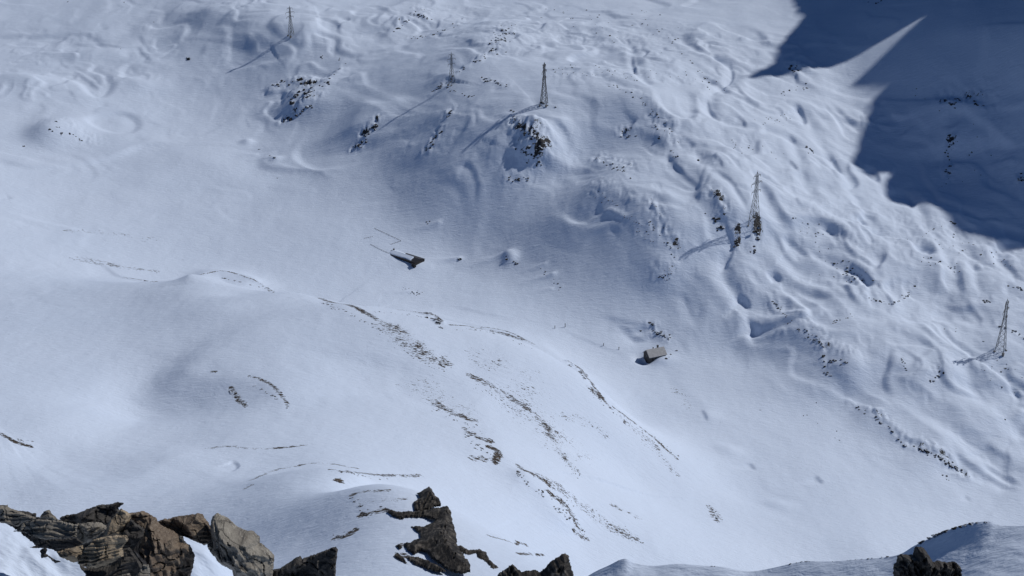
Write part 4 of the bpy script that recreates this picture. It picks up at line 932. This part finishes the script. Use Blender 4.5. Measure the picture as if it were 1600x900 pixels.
# ------------------------------------------------------------------ the two buildings
M_WALL = plain('brown_stone_wall', (0.072, 0.066, 0.062), 0.9, var=0.5, scale=1.2)
M_DWALL = plain('dark_timber_wall', (0.022, 0.020, 0.020), 0.85, var=0.4)
M_SLATE = plain('grey_stone_slates', (0.42, 0.42, 0.425), 0.85, var=0.2, scale=0.9)
M_DROOF = plain('dark_sheet_roof', (0.030, 0.029, 0.033), 0.6, var=0.4)
M_WOOD = plain('weathered_wood', (0.05, 0.042, 0.036), 0.9)
M_GLASS = plain('dark_window_pane', (0.02, 0.022, 0.025), 0.2)
def house(px, py, rz):
    p = hit([px], [py])[0] - [0, 0, 2.6]; r = empty('stone_house', p, rz)
    tag(r, 'stone house with grey slate roof half buried in drifted snow', 'house')
    L, Wd, h, rg = 13.0, 9.0, 4.8, 8.4
    b = -4.0
    MB().poly([(-L/2, -Wd/2, b), (L/2, -Wd/2, b), (L/2, Wd/2, b), (-L/2, Wd/2, b), (-L/2, -Wd/2, h), (L/2, -Wd/2, h), (L/2, Wd/2, h), (-L/2, Wd/2, h), (-L/2, 0, rg-0.15), (L/2, 0, rg-0.15)],
              [(0, 1, 5, 4), (2, 3, 7, 6), (1, 2, 6, 9, 5), (3, 0, 4, 8, 7), (3, 2, 1, 0)]).build('wall', M_WALL, r)
    e = 0.75; ov = 0.7; sl = (rg - h)/(Wd/2)
    for s in (-1, 1):
        m = MB(); yo = s*(Wd/2 + ov); zo = h - ov*sl
        vv = [(-L/2-e, 0, rg), (L/2+e, 0, rg), (L/2+e, yo, zo), (-L/2-e, yo, zo)]
        m.poly(vv + [(a, c, d + 0.22) for a, c, d in vv], [(0, 1, 2, 3) if s > 0 else (3, 2, 1, 0), (7, 6, 5, 4) if s > 0 else (4, 5, 6, 7), (0, 3, 7, 4), (1, 5, 6, 2), (2, 6, 7, 3), (0, 4, 5, 1)])
        rf = m.build('roof', M_SLATE, r)
        if s < 0:
            for k in range(9):      # raised slate courses of the side in view
                f0 = k/9.0; f1 = f0 + 0.115; MB().poly([(-L/2-e+0.02, yo*f0, rg + (zo-rg)*f0 + 0.24), (L/2+e-0.02, yo*f0, rg + (zo-rg)*f0 + 0.24), (L/2+e-0.02, yo*f1, rg + (zo-rg)*f1 + 0.34), (-L/2-e+0.02, yo*f1, rg + (zo-rg)*f1 + 0.34)], [(0, 3, 2, 1)]).build('slate_course', M_SLATE, rf)
    MB().box((2.2, 0.5, rg - 1.2), (3.2, 1.5, rg + 1.3)).box((2.05, 0.35, rg + 1.3), (3.35, 1.65, rg + 1.5)).build('chimney', M_WALL, r)
    MB().box((-1.4, 0.5, rg - 1.0), (-0.8, 1.1, rg + 0.8)).build('vent_pipe', M_DROOF, r)
    d = MB().box((-L/2 - 0.08, -0.6, -1.6), (-L/2 + 0.02, 0.5, 0.6)).build('door', M_DWALL, r); MB().box((-L/2 - 0.14, 0.25, -0.6), (-L/2 - 0.08, 0.35, -0.45)).build('handle', M_STEEL, d)
    for x, z in ((-4.2, 2.3), (-1.6, 2.4)):
        f = MB().box((x-0.5, -Wd/2-0.09, z), (x+0.5, -Wd/2+0.02, z+1.1)).build('window', M_GLASS, r)
        MB().box((x-0.6, -Wd/2-0.13, z-0.14), (x+0.6, -Wd/2-0.02, z-0.02)).build('sill', M_WOOD, f)
    f = MB().box((-L/2-0.09, -0.5, 3.4), (-L/2+0.02, 0.4, 4.6)).build('window', M_GLASS, r)
    # dark lean-to shed on the far end
    MB().poly([(L/2, -2.6, -2), (L/2+3.4, -2.6, -2), (L/2+3.4, 2.2, -2), (L/2, 2.2, -2), (L/2, -2.6, 4.0), (L/2+3.4, -2.6, 2.6), (L/2+3.4, 2.2, 2.6), (L/2, 2.2, 4.0)],
              [(0, 1, 5, 4), (1, 2, 6, 5), (2, 3, 7, 6), (4, 5, 6, 7)]).build('lean_to', M_DWALL, r)
    return r
HP = house(1023, 556, R(24))
def barn(px, py, rz):
    p = hit([px], [py], Z0)[0] - [0, 0, 1.7]; r = empty('long_barn', p, rz)
    tag(r, 'long low barn with snow on its roof, dark at the lower end', 'barn')
    L, Wd, h, rg, b = 31.0, 11.0, 3.0, 4.4, -4.0
    MB().poly([(-L/2, -Wd/2, b), (L/2, -Wd/2, b), (L/2, Wd/2, b), (-L/2, Wd/2, b), (-L/2, -Wd/2, h), (L/2, -Wd/2, h), (L/2, Wd/2, h), (-L/2, Wd/2, h), (-L/2, 0, rg-0.1), (L/2, 0, rg-0.1)],
              [(0, 1, 5, 4), (2, 3, 7, 6), (1, 2, 6, 9, 5), (3, 0, 4, 8, 7), (3, 2, 1, 0)]).build('wall', M_DWALL, r)
    sl = (rg - h)/(Wd/2); ov = 0.5; e = 0.4
    for s in (-1, 1):
        yo = s*(Wd/2 + ov); zo = h - ov*sl
        vv = [(-L/2-e, 0, rg), (L/2+e, 0, rg), (L/2+e, yo, zo), (-L/2-e, yo, zo)]
        rf = MB().poly(vv + [(a, c, d + 0.2) for a, c, d in vv], [(0, 1, 2, 3) if s > 0 else (3, 2, 1, 0), (7, 6, 5, 4) if s > 0 else (4, 5, 6, 7), (0, 3, 7, 4), (1, 5, 6, 2), (2, 6, 7, 3), (0, 4, 5, 1)]).build('roof', M_DROOF, r)
        # snow blanket that stops short of the eaves and of the lower end
        xs = np.linspace(-L/2 + 0.3, L/2 - (6.0 if s < 0 else 17.0), 26); fr = np.linspace(0.0, 0.80 if s < 0 else 0.62, 9); vs = []; nx = len(xs)
        for j, f in enumerate(fr):
            for i, x in enumerate(xs):
                edge = min(i, nx-1-i, (len(fr)-1-j)*1.3 + 0.0)
                xx = x + (0.9*float(pn(f*5, 3.3, 9)) if i == nx-1 else 0) - (f*(2.5 if s > 0 else -1.0) if i > nx-5 else 0)
                vs.append((xx, yo*f + (0.35*float(pn(i*0.5, 1.7, 4)) if j == len(fr)-1 else 0), rg + (zo-rg)*f + 0.2 + (0.03 if edge <= 0 else 0.42 + 0.07*float(pn(i*0.4, j*0.5, 2)))))
        fc = []
        for j in range(len(fr)-1):
            for i in range(nx-1):
                a = j*nx + i; fc.append((a, a+1, a+nx+1, a+nx) if s > 0 else (a+nx, a+nx+1, a+1, a))
        sn = MB().poly(vs, fc).build('roof_snow', M_SNOW_MID, rf, smooth=True)
        sn['label'] = 'snow lying on the barn roof'
    MB().box((L/2-2.0, -Wd/2-2.0, -3), (L/2+1.2, -Wd/2, 2.2)).box((L/2-2.3, -Wd/2-2.3, 2.2), (L/2+1.5, -Wd/2, 2.5)).build('porch', M_DWALL, r)
    MB().box((-L/2+0.3, 1.0, rg-0.5), (-L/2+1.3, 2.0, rg+1.3)).build('chimney', M_DWALL, r)
    MB().box((L/2-0.02, -1.6, -1.5), (L/2+0.08, 1.6, 2.0)).build('barn_door', M_WOOD, r)
    return r
BP = barn(634, 403, R(-40))

# ------------------------------------------------------------------ half buried fences by the barn, marker poles on the floor
def fence(pts, label, n):
    q = densify(pts, max(2, n//max(len(pts)-1, 1))); P = hit(q[:, 0], q[:, 1]); c = P.mean(0)
    r = empty('snow_fence', c); tag(r, label, 'fence', 'half buried fences by the barn')
    for k, p in enumerate(P):
        MB().bar(p - c - [0, 0, 1], p - c + [0, 0, 0.5], 0.2).build('post', M_WOOD, r)
        if k: MB().bar(P[k-1] - c + [0, 0, 0.42], p - c + [0, 0, 0.22], 0.11).build('rail', M_WOOD, r)
fence([(585,357),(600,364),(626,376)], 'half buried fence line running behind the barn', 12)
fence([(626,377),(611,382)], 'short fence linking the long fence to the barn', 6)
fence([(579,382),(590,388),(607,396)], 'half buried fence running left from the barn corner', 10)
fence([(569,373),(582,370)], 'short faint fence at the far left of the barn yard', 4)
for x, y, hgt, lab in [(883,511,3.0,'tallest dark marker post on the open snow left of the stone house'),(867,513,2.2,'small marker post left of the tallest one on the valley floor'),
                     (943,540,1.8,'thin marker post along the drift line near the stone house'),(967,546,2.0,'marker post nearest the stone house on the drift line')]:
    p = hit([x], [y])[0]; m = MB().bar((0, 0, -0.6), (0, 0, hgt), 0.42, 0.34).bar((-0.3, 0, hgt*0.8), (0.3, 0, hgt*0.8), 0.3); tag(m.build('marker_post', M_WOOD, loc=p), lab, 'post', 'marker posts on the valley floor')

# ------------------------------------------------------------------ boulders and outcrops
def boulder_mesh(name, seed, mat, sub=2, flat=1.0):
    rng = np.random.default_rng(seed); bm = bmesh.new(); bmesh.ops.create_icosphere(bm, subdivisions=sub, radius=1.0)
    pl = [(Vector(rng.normal(0, 1, 3)).normalized(), rng.uniform(0.42, 0.8)) for _ in range(9)]
    for v in bm.verts:
        c = v.co.copy()
        for n, d in pl:
            k = c.dot(n) - d
            if k > 0: c -= n*k*0.95
        c *= 1 + 0.16*mnoise.noise(c*2.3 + Vector((seed*3.1, 0, 0)))
        v.co = (c.x, c.y, c.z*flat)
    me = bpy.data.meshes.new(name); bm.to_mesh(me); bm.free(); me.materials.append(mat); return me
FARM = [boulder_mesh('boulder', 100 + k, M_FAR) for k in range(7)]
CRM = [boulder_mesh('crest_rock', 200 + k, M_CREST, flat=0.7) for k in range(6)]
SMALLV = []; SMALLF = []; nsm = 0
RG = np.random.default_rng(5)
allrocks = []
def rocks(place, pts, wpx, n, smin, smax, kind='f', long=1.0, ang=None, power=2.2):
    """n rocks along a line of photo points, scattered wpx either side; sizes in photo pixels"""
    q = densify(pts, 6); 
    for k in range(n):
        t = RG.uniform(0, len(q)-1.001) if n > 3 else (k + 0.5)/n*(len(q)-1.001); i = int(t); p = q[i] + (q[i+1]-q[i])*(t-i) + RG.normal(0, 1, 2)*[wpx*0.6, wpx*0.42]
        s = smin + (smax - smin)*RG.uniform(0, 1)**power
        allrocks.append((p[0], p[1], s, kind, long, ang, place))
for a in [
 ('in the hollow at the upper left', [(292,90),(296,93)], 1, 2, 5, 7), ('on the snow cone at the far left', [(80,198),(105,208),(140,222)], 8, 14, 1.4, 3), ('at the foot of the snow cone at the far left', [(36,228),(38,229)], 1, 1, 4, 4),
 ('topping the snow cone at the far left', [(86,189),(89,191)], 1, 2, 3, 4.5), ('high on the left slope', [(190,68),(196,80),(245,12),(75,4)], 3, 4, 1.5, 2.2),
 ('in the broken outcrop of the upper left gully', [(425,135),(450,128),(475,128)], 6, 12, 3, 8), ('in the middle of the gully outcrop', [(455,157),(468,145),(490,140)], 6, 12, 4, 10), ('along the right edge of the gully outcrop', [(480,150),(505,132),(525,118)], 5, 12, 2, 5),
 ('in the lower band of the gully outcrop', [(446,190),(465,178),(492,163)], 5, 12, 3, 8), ('below the gully outcrop in the basin', [(388,219),(423,244),(430,247)], 2, 4, 3, 5), ('alone on the smooth basin snow', [(433,278),(434,279)], 1, 1, 2, 2.2),
 ('above the gully outcrop', [(500,88),(530,92),(548,100)], 4, 6, 1.5, 3.5),
 ('on the mound at the top centre', [(650,22),(668,28)], 5, 16, 1.8, 3.6), ('along the left edge of the top centre mound', [(615,50),(630,36),(640,30)], 3, 10, 1.5, 3), ('on the ridge line right of the top centre mound', [(640,60),(690,50),(730,28)], 4, 22, 1.2, 3),
 ('in the dark scree band left of the knob', [(795,45),(782,62),(768,88)], 11, 46, 1.6, 4), ('scattered on the far plateau', [(860,15),(920,30),(960,60)], 22, 26, 1.0, 2.4), ('scattered at the top of the far slope', [(1000,20),(1030,60),(1060,30)], 20, 22, 1.0, 2.6),
 ('along the edge by the fourth pylon', [(748,92),(705,122),(678,142)], 4, 26, 1.8, 4), ('in the dark row right of the fourth pylon', [(750,122),(770,128),(792,136)], 4, 16, 2.5, 5.5), ('at the foot of the fourth pylon', [(700,136),(725,148),(740,150)], 5, 12, 1.6, 3.4),
 ('at the foot of the knob pylon', [(846,160),(855,165)], 2.5, 5, 3, 5), ('lying right of the knob pylon', [(868,166),(869,167)], 1, 1, 4.5, 4.6), ('on the shaded side of the knob', [(800,172),(804,190)], 5, 8, 1.8, 3.6),
 ('on the left shoulder of the lobe', [(588,198),(575,212),(560,228)], 5, 14, 2.5, 7), ('in the shaded face of the lobe', [(688,205),(678,220),(668,236)], 4, 10, 2.2, 5), ('high on the shaded lobe', [(705,172),(698,186)], 4, 8, 2, 4.5),
 ('in the crag under the knob', [(810,205),(832,215),(845,240)], 8, 18, 3, 9), ('below the crag under the knob', [(815,235),(838,250),(830,262)], 8, 12, 2, 5.5), ('at the bottom of the knob face', [(795,278),(825,280)], 6, 12, 1.5, 3.4),
 ('in the dark step on the lobe crest', [(964,212),(982,214),(998,210)], 3, 5, 2, 3.6), ('along the crest line behind the lobe', [(955,132),(1000,155),(1050,205)], 4, 26, 1.2, 3.2), ('on the lobe below the step', [(940,258),(965,262),(990,285)], 7, 16, 1.8, 4.2),
 ('on the right part of the lobe crest', [(1022,190),(1040,232),(1060,245)], 6, 14, 1.6, 4), ('scattered behind the knob pylon', [(860,105),(950,115),(1050,120)], 15, 40, 1.0, 2.5),
 ('beside the upper meltwater channel', [(1075,95),(1100,120),(1130,150)], 16, 18, 1.2, 2.8), ('on the small knoll inside the shadow notch', [(1238,105),(1246,112)], 6, 12, 2, 4.5), ('below the shadow notch', [(1218,150),(1250,135),(1270,140)], 7, 12, 1.2, 2.6),
 ('alone near the lobe crest', [(1090,250),(1091,251)], 1, 1, 5, 5), ('between the wind scarps', [(1160,180),(1200,190),(1230,180)], 10, 20, 1.0, 2.4), ('in the dark patch between two scarps', [(1258,230),(1268,238)], 4, 9, 1.6, 3.4), ('scattered left of the wind scarps', [(1140,220),(1190,235),(1210,245)], 12, 16, 1.0, 2.6),
 ('in the rock rib below the second pylon', [(1179,357),(1184,372),(1176,396)], 4, 24, 2.0, 4.6), ('in the dark rim left of the second pylon', [(1102,336),(1118,342),(1127,360)], 4, 18, 2.2, 5.5), ('in the gully left of the rock rib', [(1150,375),(1152,390)], 3, 8, 2.2, 5),
 ('on the shaded mountainside', [(1480,165),(1495,155),(1530,160)], 10, 18, 2.5, 5.5), ('in a line down the shaded mountainside', [(1484,225),(1483,272)], 5, 14, 1.8, 3.5), ('at the right edge in the shade', [(1590,285),(1598,268)], 4, 6, 3, 6), ('at the top of the shaded mountainside', [(1350,6),(1388,3)], 4, 4, 2, 3.5), ('scattered in the shadow', [(1420,100),(1530,240),(1470,290)], 25, 16, 1.2, 2.4),
 ('on the bright slope right of the second pylon', [(1250,340),(1300,400),(1340,430)], 22, 44, 1.0, 2.6), ('left of the round hollow', [(1320,425),(1335,432),(1345,437)], 6, 16, 1.3, 2.6), ('in the arc below the round hollow', [(1357,465),(1385,474),(1410,468),(1430,446)], 3, 26, 1.4, 3),
 ('in the diagonal band left of the lower right slope', [(1205,470),(1220,485),(1236,505)], 5, 20, 1.4, 3), ('on the small rise below the arc', [(1298,505),(1320,497),(1335,490)], 4, 12, 1.4, 3.2), ('in the scree above the dark boulder', [(1248,514),(1270,528),(1286,540)], 7, 24, 1.5, 3.4),
 ('largest and darkest on the lower right slope', [(1288,556),(1289,557)], 1, 1, 7, 7), ('around the big dark boulder of the lower right slope', [(1288,568),(1305,563),(1324,570)], 5, 18, 2.2, 5), ('below the big dark boulder of the lower right slope', [(1290,582),(1298,588)], 3, 7, 2, 4.5),
 ('left of the nearest pylon', [(1405,555),(1415,580)], 4, 8, 1.5, 3), ('below the shadow of the nearest pylon', [(1452,597),(1465,588),(1474,580)], 4, 12, 1.8, 4), ('above the nearest pylon', [(1530,471),(1540,472),(1548,470)], 2, 6, 2.5, 5), ('right above the nearest pylon', [(1570,446),(1600,451)], 3, 8, 1.8, 4),
 ('in the dark line right of the nearest pylon', [(1556,508),(1580,516),(1602,530)], 3, 12, 1.8, 4), ('scattered on the upper right slope below the shadow', [(1420,360),(1500,380),(1570,410)], 25, 36, 1.0, 2.6), ('in the small dark group under the shadow edge', [(1482,346),(1492,350)], 2, 5, 2, 4.5), ('mid way down the right slope', [(1440,400),(1470,410),(1500,425)], 10, 16, 1.3, 3),
 ('scattered round the nearest pylon', [(1450,480),(1540,560),(1590,600)], 25, 20, 1.0, 2.2),
 ('on the low mound right of the barn', [(788,402),(800,408),(808,414)], 3, 8, 1.8, 3.4), ('at the tail of the drift right of the barn', [(714,404),(722,406)], 1.5, 3, 2, 3.4), ('on the drifts in mid valley', [(840,417),(862,433),(874,451)], 4, 8, 1.4, 3), ('in the loose group below the barn', [(628,448),(645,456),(662,460)], 5, 14, 1.3, 2.8), ('above the barn drift', [(663,348),(672,347)], 2, 3, 1.6, 2.6),
 ('in the rocky drift above the stone house', [(1015,504),(1022,508)], 2, 5, 2.5, 5), ('in the broken rocks right above the stone house', [(1022,518),(1036,522),(1044,530)], 4, 16, 2, 5), ('in the wind drift left of the house rocks', [(998,515),(1004,517)], 2, 3, 1.6, 2.4), ('beside the lean to of the stone house', [(1034,557),(1043,560),(1050,553)], 2, 7, 1.6, 3.2), ('alone right of the stone house', [(1055,547),(1057,548)], 1, 1, 3.4, 3.5),
 ('sprinkled over the right half of the lobe', [(930,305),(980,335),(1020,385)], 9, 30, 1.0, 2.2), ('in the notch line of the lobe', [(1012,345),(1030,365),(1057,402)], 4, 14, 1.5, 3.6), ('on the lower nose of the lobe', [(1028,430),(1048,432)], 8, 18, 1.0, 2.2),
 ('at the head of the lower right rock band', [(1328,633),(1346,640),(1372,655)], 3, 8, 2, 4.5), ('in the upper half of the lower right rock band', [(1376,660),(1395,673),(1412,696)], 3, 10, 3, 7), ('in the lower half of the lower right rock band', [(1428,698),(1462,712),(1505,738)], 4, 34, 2.5, 6.5), ('below the lower right rock band', [(1475,742),(1482,752)], 3, 5, 1.6, 3),
 ('in the small scree fan on the valley side', [(1110,792),(1120,818)], 4, 14, 1.3, 2.8), ('alone on the right valley side', [(1570,655),(1571,656)], 1, 1, 2.5, 2.6), ('scattered on the lower snow slope', [(1170,620),(1260,650),(1330,690)], 30, 8, 1.2, 2),
]: rocks(*a)
for a in [
 ('along the skyline rim of the left spur', [(345,434),(378,441),(430,457)], 1.5, 18, 1.6, 3.4), ('alone on the left fan', [(285,405),(286,405)], 1, 1, 2.6, 2.7), ('in the flecked strip across the left fan', [(110,404),(190,420),(250,425)], 4, 14, 1.0, 2),
 ('in the dark line at the scarp of the left fan', [(190,433),(215,437),(243,441)], 1, 10, 1.6, 3), ('in the upper strip of the left fan', [(95,360),(180,364),(240,378)], 5, 14, 1.0, 2),
 ('in the brown crest of the near spur', [(500,472),(530,483),(560,498),(600,518)], 3, 34, 1.8, 4), ('in the stony strip of the near spur', [(600,518),(640,550),(690,578)], 9, 60, 1.0, 2.4), ('in the dark crag at the spur skyline', [(665,495),(680,500),(688,513)], 3, 9, 3.5, 7.5),
 ('along the thin skyline of the near spur', [(580,486),(640,492),(670,497)], 1.5, 16, 1.4, 3), ('along the mid skyline of the near spur', [(705,515),(760,518),(832,545)], 1.8, 24, 1.4, 3), ('in the dark hook of the spur skyline', [(885,569),(903,579),(914,593)], 2, 10, 3, 6),
 ('down the right skyline of the near spur', [(920,605),(955,642),(1005,672),(1060,715)], 4, 36, 1.2, 3), ('in the tan block on the near slope', [(362,611),(368,617)], 2, 3, 5, 8), ('in the dark diagonal of the left near slope', [(392,602),(420,614),(452,640)], 2, 16, 2, 4.5), ('trailing below the tan block', [(370,622),(384,638)], 2, 7, 1.6, 3.2),
 ('in the upper brown streak of the spur face', [(675,632),(705,650),(747,673)], 6, 34, 1.4, 3.2), ('in the middle brown streak of the spur face', [(728,680),(748,698),(776,722)], 5, 26, 2, 5), ('in the long stony streak of the spur face', [(735,600),(790,628),(862,688)], 5, 40, 1.0, 2.6), ('at the lower end of the stony streak', [(862,692),(885,725),(908,745)], 5, 20, 1.0, 2.6),
 ('in the dark foot of the spur face', [(808,738),(830,760),(862,780)], 4, 20, 2, 4.5), ('in the lower brown streak of the spur face', [(862,788),(885,808),(915,838)], 5, 26, 1.6, 4), ('in the fan of flecks at the spur foot', [(850,762),(910,795),(990,840)], 9, 44, 1.0, 2.2),
 ('at the left edge of the near slope', [(0,677),(22,686),(52,691)], 3, 12, 1.6, 3.4), ('on the brown rim above the pillar', [(515,735),(560,742),(610,747)], 4, 20, 1.6, 3.6), ('left of the pillar shoulder', [(548,775),(570,800),(598,800)], 8, 26, 1.6, 4), ('in the brown patch beside the near pile', [(520,840),(548,832)], 5, 12, 2, 4.5),
]: rocks(*a, kind='c')

allrocks.sort(key=lambda a: -a[2])
NB = 285
hp = hit([a[0] for a in allrocks], [a[1] for a in allrocks])
ORD = 'first second third fourth fifth sixth seventh eighth ninth tenth eleventh twelfth thirteenth fourteenth fifteenth sixteenth seventeenth eighteenth nineteenth twentieth'.split()
ORD += ['twenty ' + o for o in ORD[:9]] + ['thirtieth'] + ['thirty ' + o for o in ORD[:9]]
by = {}
for k, a in enumerate(allrocks[:NB]): by.setdefault(a[6], []).append((a[0], k))
rank = {k: (i, len(v)) for v in by.values() for i, (_, k) in enumerate(sorted(v))}
for k, (px, py, s, kind, long, ang, place) in enumerate(allrocks):
    P = hp[k]; D = np.linalg.norm(P - [0, 0, CAMZ]); rad = 0.5*s*D/F*((1.12 if s > 3 else 1.5) if kind == 'f' else 1.4)
    me = (FARM if kind == 'f' else CRM)[k % (7 if kind == 'f' else 6)]
    sc = (rad*RG.uniform(0.9, 1.6), rad*RG.uniform(0.7, 1.2), rad*RG.uniform(0.65, 1.15)); rot = (RG.uniform(-0.3, 0.3), RG.uniform(-0.3, 0.3), RG.uniform(-0.6, 0.6) - (0.3 if kind == 'c' else 0))
    M = Matrix.LocRotScale(Vector(P) + Vector((0, 0, -0.12*rad)), Matrix.Identity(3).to_quaternion() if False else __import__('mathutils').Euler(rot).to_quaternion(), Vector(sc))
    if k < NB:
        o = bpy.data.objects.new('boulder', me); COL.objects.link(o); o.matrix_world = M
        i, n_ = rank[k]
        lab = 'dark rock ' + place if n_ == 1 else ('%s larger rock from left ' % ORD[i]) + place
        tag(o, lab.replace('dark rock largest and darkest', 'boulder, largest and darkest'), 'rock', 'rocks ' + place)
    else:
        SMALLF.append((me, M, kind))
for kind, nm, lab, mt in (('f', 'scattered_stones', 'small dark stones sprinkled over the far snow slopes', M_FAR), ('c', 'scattered_scree', 'small brown stones sprinkled over the near spur', M_CREST)):
    vs = []; fs = []; n = 0
    cache = {}
    for me, M, kd in SMALLF:
        if kd != kind: continue
        if me.name not in cache:
            co = np.empty(len(me.vertices)*3); me.vertices.foreach_get('co', co); cache[me.name] = (co.reshape(-1, 3), np.array([p.vertices[:] for p in me.polygons]))
        co, fc = cache[me.name]; A = np.array(M)
        vs.append(co @ A[:3, :3].T + A[:3, 3]); fs.append(fc + n); n += len(co)
    tag(mesh_np(nm, np.vstack(vs), np.vstack(fs), mt, smooth=False), lab, 'stones', kind='stuff')

# stones along the edge of the snow crest below the summit
def crest_stones(pts, n, smin, smax, r, label):
    q = densify(pts, 8); tt = np.sort(RG.uniform(0, len(q)-1.001, n))
    for k in range(n):
        t = tt[k]; i = int(t); p = q[i] + (q[i+1]-q[i])*(t-i); d = rays(p[0], p[1] + 0.6); hd = np.hypot(d[0], d[1])
        P = np.array([d[0], d[1], d[2]])*(r/hd) + [0, 0, CAMZ]; rad = 0.5*RG.uniform(smin, smax)*r*1.2/F
        o = bpy.data.objects.new('crest_stone', CRM[k % 6]); COL.objects.link(o); o.location = P; o.scale = (rad*1.5, rad, rad*0.9); o.rotation_euler = (0, 0, RG.uniform(-0.5, 0.5))
        tag(o, ORD[k] + ' ' + label, 'rock', 'stones on the edge of the snow crest')
crest_stones([(1436,850),(1448,843),(1462,836)], 8, 4, 8, 52, 'dark stone from the left at the lower end of the snow crest rim')
crest_stones([(1462,836),(1490,826),(1520,818),(1545,816)], 36, 3, 8, 52, 'dark stone from the left in the rocky rim of the snow crest')
crest_stones([(1540,815),(1553,818),(1562,822)], 10, 2, 4, 52, 'dark stone from the left at the right tip of the snow crest rim')
crest_stones([(1205,888),(1240,880),(1262,877),(1285,879)], 22, 1.5, 4.5, 52, 'small stone from the left on the snow edge left of the dark boulder')
crest_stones([(1290,878),(1330,875),(1395,868)], 16, 1.2, 3, 52, 'tiny stone from the left along the thin edge beside the dark boulder')
crest_stones([(960,880),(975,873),(985,877)], 8, 1.5, 4, 52, 'dark stone from the left on the small snow hump at bottom centre')
crest_stones([(1110,884),(1130,886),(1140,889)], 6, 1.5, 3, 52, 'tiny stone from the left on the low snow edge right of the hump')
